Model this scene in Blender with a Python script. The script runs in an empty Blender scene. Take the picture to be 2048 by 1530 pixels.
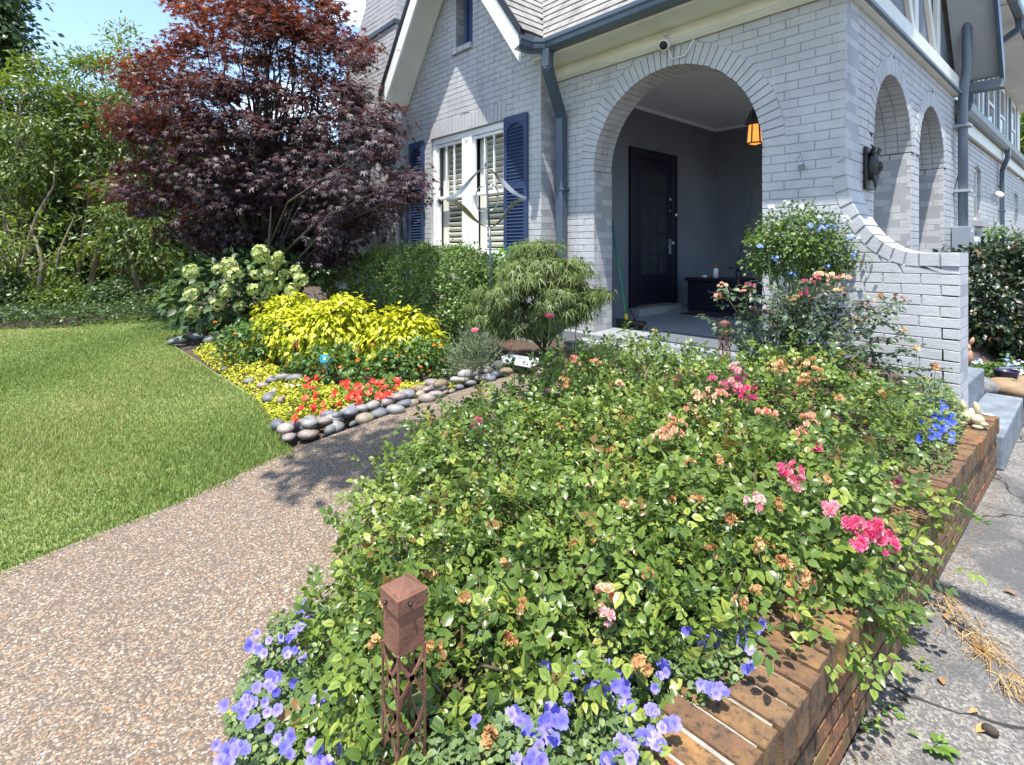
import bpy, math, random
import numpy as np
from mathutils import Vector, Matrix

rng = np.random.default_rng(7)
random.seed(7)
S = bpy.context.scene
COL = S.collection

# ------------------------------------------------------------------ camera, sky, sun, exposure
YAW = math.radians(138.06)
FW = np.array([math.cos(YAW), math.sin(YAW)])
RT = np.array([FW[1], -FW[0]])
FOC, CX, HZ, EYE = 1084.0, 1024.0, 500.0, 1.40
cam_d = bpy.data.cameras.new('camera')
cam_d.sensor_width = 36.0
cam_d.lens = 36.0 * FOC / 2048.0
cam_d.shift_y = -(765.0 - HZ) / 2048.0
cam_d.clip_start = 0.05
cam_d.clip_end = 600.0
cam = bpy.data.objects.new('camera', cam_d)
COL.objects.link(cam)
cam.location = (0, 0, EYE)
cam.rotation_euler = (math.pi / 2, 0, YAW - math.pi / 2)
S.camera = cam

SUN = np.array([0.17, -0.30, 1.0]); SUN /= np.linalg.norm(SUN)
el = math.asin(SUN[2]); az = math.atan2(SUN[0], SUN[1])
W = bpy.data.worlds.new('World'); S.world = W; W.use_nodes = True
wn = W.node_tree; wn.nodes.clear()
sky = wn.nodes.new('ShaderNodeTexSky'); sky.sky_type = 'NISHITA'; sky.sun_disc = False
sky.sun_elevation = el; sky.sun_rotation = az
sky.air_density = 1.0; sky.dust_density = 0.4; sky.ozone_density = 1.6
tc = wn.nodes.new('ShaderNodeTexCoord')
mp = wn.nodes.new('ShaderNodeMapping'); mp.inputs['Scale'].default_value = (1.0, 1.0, 2.6)
mp.inputs['Location'].default_value = (0.35, 0.1, 0.2)
ns = wn.nodes.new('ShaderNodeTexNoise'); ns.inputs['Scale'].default_value = 3.4; ns.inputs['Detail'].default_value = 9; ns.inputs['Roughness'].default_value = 0.58
cr = wn.nodes.new('ShaderNodeValToRGB'); cr.color_ramp.elements[0].position = 0.55; cr.color_ramp.elements[1].position = 0.72
mxs = wn.nodes.new('ShaderNodeMix'); mxs.data_type = 'RGBA'
mxs.inputs[7].default_value = (9.5, 9.8, 10.2, 1)
bg = wn.nodes.new('ShaderNodeBackground'); bg.inputs['Strength'].default_value = 0.15
wo = wn.nodes.new('ShaderNodeOutputWorld')
L = wn.links.new
L(tc.outputs['Generated'], mp.inputs[0]); L(mp.outputs[0], ns.inputs[0]); L(ns.outputs[0], cr.inputs[0])
L(cr.outputs[0], mxs.inputs[0]); L(sky.outputs[0], mxs.inputs[6]); L(mxs.outputs[2], bg.inputs[0]); L(bg.outputs[0], wo.inputs[0])
sd = bpy.data.lights.new('sun', 'SUN'); sd.energy = 4.2; sd.angle = math.radians(0.53); sd.color = (1.0, 0.95, 0.87)
so = bpy.data.objects.new('sun', sd); COL.objects.link(so)
so.rotation_euler = Vector((-SUN[0], -SUN[1], -SUN[2])).to_track_quat('-Z', 'Y').to_euler()
so.location = (0, 0, 30)
S.view_settings.view_transform = 'Standard'; S.view_settings.look = 'None'
S.view_settings.exposure = 1.28; S.view_settings.gamma = 1.0
S.view_settings.use_curve_mapping = False
S.cycles.max_bounces = 7; S.cycles.diffuse_bounces = 4; S.cycles.transmission_bounces = 4
S.cycles.transparent_max_bounces = 8
S.cycles.use_denoising = True
try:
    S.cycles.denoiser = 'OPENIMAGEDENOISE'
except Exception:
    pass
S.cycles.sample_clamp_indirect = 6.0

# ------------------------------------------------------------------ survey helpers: a sight line of the photograph cut with a real plane
def ray(x, y):
    u = (x - CX) / FOC
    return np.array([FW[0] + u * RT[0], FW[1] + u * RT[1], (HZ - y) / FOC])
EY = np.array([0, 0, EYE])
def atD(x, y, D): return EY + ray(x, y) * D
def onX(x, y, X): d = ray(x, y); return EY + d * (X / d[0])
def onY(x, y, Y): d = ray(x, y); return EY + d * (Y / d[1])
def onZ(x, y, Z): d = ray(x, y); return EY + d * ((Z - EYE) / d[2])
def sstep(a, b, x):
    t = np.clip((x - a) / (b - a), 0, 1); return t * t * (3 - 2 * t)
def gz(X, Y):
    """height of the lot: the drive is level at 0, the lot climbs gently towards the house"""
    ramp = 0.125 * np.clip(Y - 0.6, 0, None)
    ramp = 0.40 * (1 - np.exp(-ramp / 0.40)) * 1.12
    return ramp * sstep(-0.62, -1.3, X)
def ground(x, y, add=0.0):
    lo, hi = 0.5, 60.0
    for _ in range(60):
        m = (lo + hi) / 2
        p = atD(x, y, m)
        if p[2] > gz(p[0], p[1]) + add: lo = m
        else: hi = m
    return atD(x, y, lo)

# ------------------------------------------------------------------ materials
def nodes(name):
    m = bpy.data.materials.new(name); m.use_nodes = True
    t = m.node_tree; t.nodes.clear()
    o = t.nodes.new('ShaderNodeOutputMaterial'); b = t.nodes.new('ShaderNodeBsdfPrincipled')
    t.links.new(b.outputs[0], o.inputs[0])
    return m, t, b, o
def ramp(t, stops, fac):
    r = t.nodes.new('ShaderNodeValToRGB'); e = r.color_ramp.elements
    while len(e) < len(stops): e.new(0.5)
    for q, (p, c) in zip(e, stops): q.position = p; q.color = (*c, 1)
    t.links.new(fac, r.inputs[0]); return r.outputs[0]
def noise(t, scale, detail=4, rough=0.55, vec=None, stretch=None):
    n = t.nodes.new('ShaderNodeTexNoise'); n.inputs['Scale'].default_value = scale
    n.inputs['Detail'].default_value = detail; n.inputs['Roughness'].default_value = rough
    g = vec
    if g is None:
        gg = t.nodes.new('ShaderNodeNewGeometry'); g = gg.outputs['Position']
    if stretch:
        mm = t.nodes.new('ShaderNodeMapping'); mm.inputs['Scale'].default_value = stretch
        t.links.new(g, mm.inputs[0]); g = mm.outputs[0]
    t.links.new(g, n.inputs[0]); return n.outputs[0]
def mix(t, a, b, fac, mode='MIX'):
    m = t.nodes.new('ShaderNodeMix'); m.data_type = 'RGBA'; m.blend_type = mode
    for i, v in ((6, a), (7, b), (0, fac)):
        if hasattr(v, 'links'): t.links.new(v, m.inputs[i])
        elif i == 0: m.inputs[0].default_value = v
        else: m.inputs[i].default_value = (*v, 1)
    return m.outputs[2]
def bump(t, b, h, strength=0.3, dist=0.01):
    n = t.nodes.new('ShaderNodeBump'); n.inputs['Strength'].default_value = strength; n.inputs['Distance'].default_value = dist
    t.links.new(h, n.inputs['Height']); t.links.new(n.outputs[0], b.inputs['Normal'])
def mat(name, c0, c1=None, scale=6.0, rough=0.6, bstr=0.0, bscale=60.0, metal=0.0, stretch=None, spec=0.5, emit=None, estr=1.0, c2=None):
    m, t, b, o = nodes(name)
    c1 = c1 or tuple(min(1, x * 1.15) for x in c0)
    n = noise(t, scale, 6, 0.6, stretch=stretch)
    st = [(0.32, c0), (0.62, c1)] + ([(0.72, c2)] if c2 else [])
    t.links.new(ramp(t, st, n), b.inputs['Base Color'])
    b.inputs['Roughness'].default_value = rough; b.inputs['Metallic'].default_value = metal
    b.inputs['Specular IOR Level'].default_value = spec
    if bstr: bump(t, b, noise(t, bscale, 5, 0.6, stretch=stretch), bstr, 0.01)
    if emit:
        b.inputs['Emission Color'].default_value = (*emit, 1); b.inputs['Emission Strength'].default_value = estr
    return m
def leafmat(name, stops, rough=0.4, trans=0.3, edge=None, spec=0.5, tcol=None, edge_pos=0.75, rib=None, rib_pos=0.28):
    """colour picked per leaf by the attribute rnd, pattern across the blade by the attribute g (0 midrib or centre, 1 margin)"""
    m, t, b, o = nodes(name)
    a = t.nodes.new('ShaderNodeAttribute'); a.attribute_name = 'rnd'
    c = ramp(t, stops, a.outputs['Fac'])
    if edge or rib:
        g = t.nodes.new('ShaderNodeAttribute'); g.attribute_name = 'g'
        if edge:
            r = t.nodes.new('ShaderNodeMapRange'); r.inputs[1].default_value = edge_pos; r.inputs[2].default_value = 1.0
            t.links.new(g.outputs['Fac'], r.inputs[0]); c = mix(t, c, edge, r.outputs[0])
        if rib:
            r = t.nodes.new('ShaderNodeMapRange'); r.inputs[1].default_value = rib_pos; r.inputs[2].default_value = 0.0
            t.links.new(g.outputs['Fac'], r.inputs[0]); c = mix(t, c, rib, r.outputs[0])
    t.links.new(c, b.inputs['Base Color'])
    b.inputs['Roughness'].default_value = rough; b.inputs['Specular IOR Level'].default_value = spec
    tr = t.nodes.new('ShaderNodeBsdfTranslucent')
    t.links.new(mix(t, c, tcol or (1, 1, 0.55), 1.0, 'MULTIPLY') if tcol else c, tr.inputs[0])
    ms = t.nodes.new('ShaderNodeMixShader'); ms.inputs[0].default_value = trans
    t.links.new(b.outputs[0], ms.inputs[1]); t.links.new(tr.outputs[0], ms.inputs[2]); t.links.new(ms.outputs[0], o.inputs[0])
    return m

M = {}
def painted_brick(name, dark, light, worn):
    m, t, b, o = nodes(name)
    c = ramp(t, [(0.3, dark), (0.66, light)], noise(t, 3.2, 6, 0.65))
    c = mix(t, c, worn, ramp(t, [(0.60, (0, 0, 0)), (0.72, (0.65,) * 3)], noise(t, 7, 7, 0.72)))
    # rain streaks and dirt
    c = mix(t, c, tuple(v * 0.72 for v in dark), ramp(t, [(0.50, (0, 0, 0)), (0.74, (0.55,) * 3)], noise(t, 5.5, 6, 0.65, stretch=(1, 1, 0.14))))
    t.links.new(c, b.inputs['Base Color']); b.inputs['Roughness'].default_value = 0.62
    h = mix(t, noise(t, 28, 5, 0.6, stretch=(1, 1, 2.2)), noise(t, 120, 4, 0.6), 0.35)
    bump(t, b, h, 0.5, 0.008)
    return m
M['brick'] = painted_brick('painted_grey_brick', (0.375, 0.378, 0.392), (0.465, 0.467, 0.48), (0.56, 0.555, 0.545))
M['mortar'] = painted_brick('painted_mortar', (0.27, 0.275, 0.295), (0.345, 0.35, 0.37), (0.40, 0.40, 0.40))
M['cream'] = mat('cream_trim_paint', (0.66, 0.66, 0.58), (0.74, 0.74, 0.68), 3, 0.5, 0.05, 30)
M['white'] = mat('white_trim_paint', (0.74, 0.75, 0.76), (0.82, 0.82, 0.82), 3, 0.45, 0.05, 30)
M['slate'] = mat('slate_blue_metal', (0.050, 0.072, 0.105), (0.066, 0.090, 0.125), 4, 0.32, 0.03, 40)
M['slate_light'] = mat('blue_grey_paint', (0.12, 0.16, 0.195), (0.15, 0.19, 0.23), 4, 0.45, 0.04, 40)
M['navy'] = mat('navy_shutter_paint', (0.022, 0.042, 0.105), (0.030, 0.054, 0.125), 4, 0.42, 0.03, 50)
M['door'] = mat('dark_navy_door_paint', (0.0035, 0.0035, 0.013), (0.005, 0.005, 0.018), 4, 0.4)
M['muntin'] = mat('glazing_bar_paint', (0.010, 0.013, 0.032), (0.013, 0.017, 0.04), 4, 0.4)
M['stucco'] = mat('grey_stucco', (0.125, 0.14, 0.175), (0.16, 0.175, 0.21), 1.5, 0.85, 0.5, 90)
M['timberfill'] = mat('blue_grey_stucco', (0.15, 0.175, 0.205), (0.20, 0.225, 0.255), 2, 0.8, 0.4, 80)
M['ltstucco'] = mat('light_grey_stucco', (0.40, 0.41, 0.41), (0.46, 0.47, 0.47), 3, 0.8, 0.3, 80)
M['ceil'] = mat('porch_ceiling_paint', (0.62, 0.62, 0.62), (0.68, 0.68, 0.68), 2, 0.6, 0.1, 40)
M['floor'] = mat('grey_painted_concrete', (0.20, 0.22, 0.24), (0.27, 0.29, 0.31), 1.6, 0.5, 0.2, 25, c2=(0.16, 0.18, 0.20))
M['step'] = mat('worn_blue_grey_concrete', (0.10, 0.12, 0.145), (0.19, 0.22, 0.25), 9, 0.7, 0.4, 40, c2=(0.28, 0.30, 0.31), stretch=(1, 0.5, 1))
M['shingle'] = mat('grey_asphalt_shingle', (0.17, 0.16, 0.155), (0.33, 0.315, 0.30), 5, 0.9, 0.8, 260)
M['glass'] = mat('dark_window_glass', (0.022, 0.025, 0.028), (0.03, 0.033, 0.036), 2, 0.05, spec=0.8)
M['black'] = mat('black_paint', (0.008, 0.008, 0.012), (0.014, 0.014, 0.018), 5, 0.5)
M['iron'] = mat('black_iron', (0.012, 0.011, 0.010), (0.02, 0.019, 0.018), 8, 0.5, 0.2, 60)
M['steel'] = mat('brushed_steel', (0.22, 0.23, 0.22), (0.32, 0.32, 0.30), 14, 0.34, 0.05, 60, metal=1.0)
M['grey_metal'] = mat('galvanised_metal', (0.30, 0.33, 0.36), (0.38, 0.41, 0.44), 7, 0.42, 0.05, 40, metal=0.6)
M['meterbox'] = mat('grey_painted_steel', (0.20, 0.235, 0.275), (0.23, 0.27, 0.31), 3, 0.5)
M['rust'] = mat('rusted_steel', (0.10, 0.042, 0.026), (0.19, 0.082, 0.050), 16, 0.72, 0.35, 90, c2=(0.25, 0.13, 0.09))
M['amber'] = mat('lit_amber_glass', (0.8, 0.28, 0.04), (0.9, 0.4, 0.08), 20, 0.4, emit=(1.0, 0.30, 0.045), estr=0.55)
M['plastic'] = mat('white_plastic', (0.72, 0.72, 0.72), (0.8, 0.8, 0.8), 3, 0.35)
M['rubber'] = mat('dark_mat_rubber', (0.020, 0.024, 0.028), (0.034, 0.038, 0.044), 30, 0.9, 0.5, 160)
M['greymat'] = mat('grey_woven_mat', (0.075, 0.088, 0.105), (0.11, 0.125, 0.145), 30, 0.9, 0.5, 160)
M['bark'] = mat('grey_brown_bark', (0.10, 0.075, 0.05), (0.19, 0.15, 0.105), 14, 0.9, 0.6, 40, stretch=(1, 1, 0.3))
M['barkd'] = mat('dark_bark', (0.035, 0.028, 0.024), (0.075, 0.06, 0.05), 14, 0.9, 0.6, 40, stretch=(1, 1, 0.3))
M['stem'] = mat('green_stem', (0.075, 0.12, 0.035), (0.11, 0.15, 0.05), 20, 0.6)
M['cane'] = mat('brown_rose_cane', (0.075, 0.075, 0.035), (0.13, 0.10, 0.055), 20, 0.7)

def planter_brick(name):
    m, t, b, o = nodes(name)
    i = t.nodes.new('ShaderNodeObjectInfo')
    base = ramp(t, [(0.0, (0.13, 0.066, 0.034)), (0.3, (0.21, 0.115, 0.045)), (0.6, (0.14, 0.083, 0.048)), (0.8, (0.27, 0.155, 0.050)), (1.0, (0.25, 0.09, 0.045))], i.outputs['Random'])
    c = mix(t, base, (0.050, 0.036, 0.026), ramp(t, [(0.42, (0, 0, 0)), (0.68, (0.85,) * 3)], noise(t, 14, 7, 0.7)))
    c = mix(t, c, (0.016, 0.014, 0.011), ramp(t, [(0.52, (0, 0, 0)), (0.66, (0.8,) * 3)], noise(t, 55, 5, 0.7)))
    c = mix(t, c, (0.20, 0.125, 0.032), ramp(t, [(0.55, (0, 0, 0)), (0.72, (0.5,) * 3)], noise(t, 24, 5, 0.6)))
    t.links.new(c, b.inputs['Base Color']); b.inputs['Roughness'].default_value = 0.9
    bump(t, b, mix(t, noise(t, 45, 6, 0.65), noise(t, 190, 3, 0.6), 0.35), 0.7, 0.008)
    return m
M['pbrick'] = planter_brick('weathered_red_brick')
M['pmortar'] = mat('grey_mortar', (0.20, 0.18, 0.15), (0.36, 0.34, 0.30), 30, 0.95, 0.6, 120)

def aggregate(name):
    m, t, b, o = nodes(name)
    g = t.nodes.new('ShaderNodeNewGeometry')
    v = t.nodes.new('ShaderNodeTexVoronoi'); v.inputs['Scale'].default_value = 110
    t.links.new(g.outputs['Position'], v.inputs[0])
    sp = t.nodes.new('ShaderNodeSeparateColor'); t.links.new(v.outputs['Color'], sp.inputs[0])
    st = [(0.0, (0.09, 0.070, 0.056)), (0.25, (0.14, 0.106, 0.076)), (0.5, (0.21, 0.158, 0.106)), (0.72, (0.28, 0.222, 0.16)), (0.80, (0.25, 0.115, 0.045)), (0.94, (0.38, 0.35, 0.30)), (1.0, (0.18, 0.165, 0.155))]
    c = ramp(t, st, sp.outputs[0])
    c = mix(t, c, (0.095, 0.074, 0.055), ramp(t, [(0.40, (0, 0, 0)), (0.62, (1,) * 3)], v.outputs['Distance']))
    c = mix(t, c, (0.10, 0.085, 0.07), ramp(t, [(0.42, (0, 0, 0)), (0.78, (0.6,) * 3)], noise(t, 1.7, 6, 0.65)))
    t.links.new(c, b.inputs['Base Color']); b.inputs['Roughness'].default_value = 0.75
    bump(t, b, v.outputs['Distance'], -0.8, 0.004)
    return m
M['agg'] = aggregate('exposed_aggregate')
M['pebble'] = leafmat('pebble', [(0.0, (0.075, 0.060, 0.050)), (0.25, (0.14, 0.106, 0.076)), (0.5, (0.22, 0.165, 0.110)), (0.72, (0.29, 0.23, 0.165)), (0.80, (0.26, 0.12, 0.045)), (0.94, (0.40, 0.365, 0.31)), (1.0, (0.18, 0.165, 0.155))], 0.6, 0.0)

def asphalt(name):
    m, t, b, o = nodes(name)
    g = t.nodes.new('ShaderNodeNewGeometry')
    v = t.nodes.new('ShaderNodeTexVoronoi'); v.inputs['Scale'].default_value = 150
    t.links.new(g.outputs['Position'], v.inputs[0])
    sp = t.nodes.new('ShaderNodeSeparateColor'); t.links.new(v.outputs['Color'], sp.inputs[0])
    c = ramp(t, [(0.0, (0.075, 0.073, 0.071)), (0.4, (0.115, 0.109, 0.103)), (0.62, (0.155, 0.146, 0.136)), (0.88, (0.25, 0.24, 0.22)), (1.0, (0.17, 0.14, 0.11))], sp.outputs[0])
    seal = ramp(t, [(0.47, (0, 0, 0)), (0.55, (0.8,) * 3)], noise(t, 1.1, 5, 0.6))
    c = mix(t, c, (0.062, 0.063, 0.066), seal)
    # long cracks
    w = t.nodes.new('ShaderNodeTexVoronoi'); w.feature = 'DISTANCE_TO_EDGE'; w.inputs['Scale'].default_value = 0.75
    wm = t.nodes.new('ShaderNodeVectorMath'); wm.operation = 'ADD'
    wn_ = t.nodes.new('ShaderNodeTexNoise'); wn_.inputs['Scale'].default_value = 5
    sc = t.nodes.new('ShaderNodeVectorMath'); sc.operation = 'SCALE'; sc.inputs[3].default_value = 0.22
    t.links.new(g.outputs['Position'], wn_.inputs[0]); t.links.new(wn_.outputs['Color'], sc.inputs[0])
    t.links.new(g.outputs['Position'], wm.inputs[0]); t.links.new(sc.outputs[0], wm.inputs[1]); t.links.new(wm.outputs[0], w.inputs[0])
    cr_ = ramp(t, [(0.0035, (1,) * 3), (0.0075, (0, 0, 0))], w.outputs['Distance'])
    c = mix(t, c, (0.018, 0.017, 0.015), cr_)
    t.links.new(c, b.inputs['Base Color']); b.inputs['Roughness'].default_value = 0.85
    bump(t, b, mix(t, v.outputs['Distance'], noise(t, 200, 3), 0.4), -0.7, 0.008)
    return m
M['asphalt'] = asphalt('worn_chip_asphalt')
M['soil'] = mat('dark_mulch', (0.035, 0.024, 0.017), (0.085, 0.058, 0.04), 40, 0.95, 0.9, 70, c2=(0.13, 0.09, 0.06))
M['turf'] = mat('turf_base', (0.115, 0.155, 0.042), (0.165, 0.205, 0.06), 9, 0.9, 0.6, 130, c2=(0.24, 0.23, 0.09))
M['grass'] = leafmat('grass_blade', [(0.0, (0.095, 0.165, 0.030)), (0.42, (0.175, 0.255, 0.052)), (0.74, (0.27, 0.32, 0.085)), (1.0, (0.52, 0.46, 0.21))], 0.6, 0.45)
M['road'] = mat('pale_concrete_road', (0.45, 0.44, 0.42), (0.55, 0.54, 0.51), 2, 0.9, 0.2, 30)
M['lot'] = mat('neighbour_turf', (0.055, 0.085, 0.02), (0.085, 0.12, 0.03), 3, 0.9, 0.6, 20)

# ------------------------------------------------------------------ mesh helpers
OFF = {}
def off(p): return OFF.get(p.name, Vector((0, 0, 0))) if p is not None else Vector((0, 0, 0))
def link(o, parent=None):
    COL.objects.link(o)
    if parent is not None: o.parent = parent
    return o
def thing(name, label, cat, loc=(0, 0, 0), group=None):
    o = bpy.data.objects.new(name, None); o.empty_display_size = 0.05
    COL.objects.link(o); o.location = loc
    OFF[o.name] = Vector(loc)
    o['label'] = label; o['category'] = cat
    if group: o['group'] = group
    return o
def tag(o, label=None, cat=None, group=None, kind=None):
    for k, v in (('label', label), ('category', cat), ('group', group), ('kind', kind)):
        if v: o[k] = v
    return o
def tri_mesh(name, V, F, attrs=None, mats=(), smooth=True):
    me = bpy.data.meshes.new(name)
    V = np.ascontiguousarray(V, dtype=np.float32); F = np.ascontiguousarray(F, dtype=np.int32)
    k = F.shape[1]
    me.vertices.add(len(V)); me.vertices.foreach_set('co', V.ravel())
    me.loops.add(F.size); me.loops.foreach_set('vertex_index', F.ravel())
    me.polygons.add(len(F)); me.polygons.foreach_set('loop_start', np.arange(0, F.size, k, dtype=np.int32))
    me.polygons.foreach_set('use_smooth', np.full(len(F), bool(smooth)))
    for n, a in (attrs or {}).items():
        at = me.attributes.new(n, 'FLOAT', 'POINT'); at.data.foreach_set('value', np.ascontiguousarray(a, dtype=np.float32))
    for m in mats: me.materials.append(m)
    me.update(calc_edges=True)
    return me

class MB:
    """collects simple shapes in world coordinates; build() links them as ONE mesh object"""
    def __init__(s): s.v = []; s.f = []; s.m = []; s.mats = []; s.cur = 0; s.sm = []
    def mat(s, m):
        if m not in s.mats: s.mats.append(m)
        s.cur = s.mats.index(m); return s
    def add(s, V, F, smooth=False):
        n = len(s.v); s.v += [tuple(map(float, p)) for p in V]
        for f in F: s.f.append([i + n for i in f]); s.m.append(s.cur); s.sm.append(smooth)
        return s
    def box(s, a, b, taper=0.0):
        (x0, y0, z0), (x1, y1, z1) = a, b
        t = taper
        V = [(x0, y0, z0), (x1, y0, z0), (x1, y1, z0), (x0, y1, z0), (x0 + t, y0 + t, z1), (x1 - t, y0 + t, z1), (x1 - t, y1 - t, z1), (x0 + t, y1 - t, z1)]
        return s.add(V, [(3, 2, 1, 0), (4, 5, 6, 7), (0, 1, 5, 4), (1, 2, 6, 5), (2, 3, 7, 6), (3, 0, 4, 7)])
    def bar(s, p, q, w, h, up=(0, 0, 1)):
        p, q = Vector(p), Vector(q); d = (q - p).normalized(); u = Vector(up)
        x = d.cross(u)
        if x.length < 1e-4: x = d.cross(Vector((1, 0, 0)))
        x.normalize(); y = x.cross(d).normalized()
        V = []
        for e in (p, q):
            for i, j in ((-1, -1), (1, -1), (1, 1), (-1, 1)): V.append(e + x * (i * w / 2) + y * (j * h / 2))
        return s.add(V, [(3, 2, 1, 0), (4, 5, 6, 7), (0, 1, 5, 4), (1, 2, 6, 5), (2, 3, 7, 6), (3, 0, 4, 7)])
    def tube(s, pts, r, n=8, cap=True, smooth=True):
        pts = [Vector(p) for p in pts]; rs = r if hasattr(r, '__len__') else [r] * len(pts)
        V = []; F = []; x = None
        for i, p in enumerate(pts):
            d = (pts[min(i + 1, len(pts) - 1)] - pts[max(i - 1, 0)]).normalized()
            if x is None:
                x = d.cross(Vector((0, 0, 1)))
                if x.length < 1e-3: x = d.cross(Vector((0, 1, 0)))
            x = (x - d * x.dot(d)).normalized(); y = d.cross(x)
            for k in range(n):
                a = 2 * math.pi * k / n; V.append(p + x * (math.cos(a) * rs[i]) + y * (math.sin(a) * rs[i]))
        for i in range(len(pts) - 1):
            for k in range(n):
                a, b = i * n + k, i * n + (k + 1) % n; F.append((a, b, b + n, a + n))
        if cap: F.append(tuple(range(n))[::-1]); F.append(tuple(range((len(pts) - 1) * n, len(pts) * n)))
        return s.add(V, F, smooth)
    def lathe(s, prof, c, n=16, ax=None, smooth=True):
        """profile of (radius, height) spun about an axis through c"""
        R = Matrix.Identity(3) if ax is None else Vector((0, 0, 1)).rotation_difference(Vector(ax)).to_matrix()
        V = []; F = []; c = Vector(c)
        for r, h in prof:
            for k in range(n):
                a = 2 * math.pi * k / n; V.append(c + R @ Vector((r * math.cos(a), r * math.sin(a), h)))
        for i in range(len(prof) - 1):
            for k in range(n):
                a, b = i * n + k, i * n + (k + 1) % n; F.append((a, b, b + n, a + n))
        F.append(tuple(range(n))[::-1]); F.append(tuple(range((len(prof) - 1) * n, len(prof) * n)))
        return s.add(V, F, smooth)
    def ball(s, c, r, n=10, rot=None, jit=0.0, seed=0):
        rr = random.Random(seed); c = Vector(c); r = r if hasattr(r, '__len__') else (r, r, r)
        V = []; F = []; k = max(5, n // 2 + 1)
        for i in range(k):
            t = math.pi * i / (k - 1)
            for j in range(n):
                a = 2 * math.pi * j / n; q = 1 + rr.uniform(-jit, jit)
                p = Vector((r[0] * math.sin(t) * math.cos(a) * q, r[1] * math.sin(t) * math.sin(a) * q, r[2] * math.cos(t) * q))
                V.append(c + (rot @ p if rot is not None else p))
        for i in range(k - 1):
            for j in range(n):
                a, b = i * n + j, i * n + (j + 1) % n; F.append((a, a + n, b + n, b))
        return s.add(V, F, True)
    def prism(s, poly, ext):
        """closed polygon of 3-D points pushed along ext"""
        n = len(poly); e = Vector(ext)
        V = [Vector(p) for p in poly] + [Vector(p) + e for p in poly]
        F = [tuple(range(n))[::-1], tuple(range(n, 2 * n))] + [(i, (i + 1) % n, (i + 1) % n + n, i + n) for i in range(n)]
        return s.add(V, F)
    def build(s, name, m=None, parent=None, bevel=0.0, shade=None):
        o_ = off(parent)
        me = bpy.data.meshes.new(name)
        me.from_pydata([(a - o_.x, b - o_.y, c - o_.z) for a, b, c in s.v], [], s.f)
        if s.mats:
            for q in s.mats: me.materials.append(q)
            me.polygons.foreach_set('material_index', s.m)
        elif m is not None: me.materials.append(m)
        me.polygons.foreach_set('use_smooth', s.sm)
        me.update()
        o = link(bpy.data.objects.new(name, me), parent)
        OFF[o.name] = o_
        if bevel:
            md = o.modifiers.new('bevel', 'BEVEL'); md.width = bevel; md.segments = 2; md.limit_method = 'ANGLE'; md.angle_limit = 0.6
        return o

# ------------------------------------------------------------------ leaves, petals, bricks: many alike pieces from one small shape
def T_leaf(w=0.6, fold=0.2, curl=0.2, st=((0.3, 0.9), (0.62, 0.86)), serr=0.0):
    V = [(0, 0, 0)]; g = [0.0]; rows = []
    for t, p in st:
        h = w / 2 * p; zc = -curl * t * t
        rows.append(len(V)); V += [(-h, t + serr, zc + fold * h), (0, t, zc), (h, t + serr, zc + fold * h)]; g += [1, 0, 1]
    V.append((0, 1, -curl)); g.append(0.7); e = len(V) - 1
    F = [(0, rows[0] + 1, rows[0]), (0, rows[0] + 2, rows[0] + 1)]
    for a, b in zip(rows, rows[1:]):
        F += [(a, a + 1, b + 1), (a, b + 1, b), (a + 1, a + 2, b + 2), (a + 1, b + 2, b + 1)]
    a = rows[-1]; F += [(a, a + 1, e), (a + 1, a + 2, e)]
    return np.array(V, float), np.array(F), np.array(g, float)
def T_palm(n=7, notch=0.34, spread=2.25, droop=0.25, width=1.0, base=0.0):
    """palmate leaf: n pointed lobes round the top of the stalk"""
    V = [(0, 0, 0.05)]; g = [0.0]; pts = []
    for i in range(n):
        a = -spread + 2 * spread * i / (n - 1)
        l = 1.0 - 0.5 * (abs(a) / spread) ** 1.6
        pts.append((math.sin(a) * l, math.cos(a) * l, -droop * l * l, 1.0))
        if i < n - 1:
            b = a + spread / (n - 1); pts.append((math.sin(b) * notch, math.cos(b) * notch, 0.02, 0.4))
    for x, y, z, q in pts: V.append((x * width, y + base, z)); g.append(q)
    F = [(0, i + 1, i) for i in range(1, len(pts))]
    V = np.array(V); V[0, 1] += base
    return V, np.array(F), np.array(g)
def T_flower(petals=5, cup=0.25, gap=0.25, k=3):
    V = [(0, 0, -0.12)]; g = [0.0]; ring = []
    N = petals * k
    for i in range(N):
        a = 2 * math.pi * i / N; ph = (i % k) / k
        r = 1.0 - gap * (1 if i % k == 0 else 0)
        ring.append((r * math.cos(a), r * math.sin(a), cup * r + (0.06 if i % k == 1 else -0.02), 1.0))
    mid = [(0.35 * math.cos(2 * math.pi * i / N), 0.35 * math.sin(2 * math.pi * i / N), cup * 0.15, 0.35) for i in range(N)]
    for x, y, z, q in mid + ring: V.append((x, y, z)); g.append(q)
    F = []
    for i in range(N):
        j = (i + 1) % N
        F += [(0, 1 + i, 1 + j), (1 + i, 1 + N + i, 1 + N + j), (1 + i, 1 + N + j, 1 + j)]
    return np.array(V), np.array(F), np.array(g)
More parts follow.
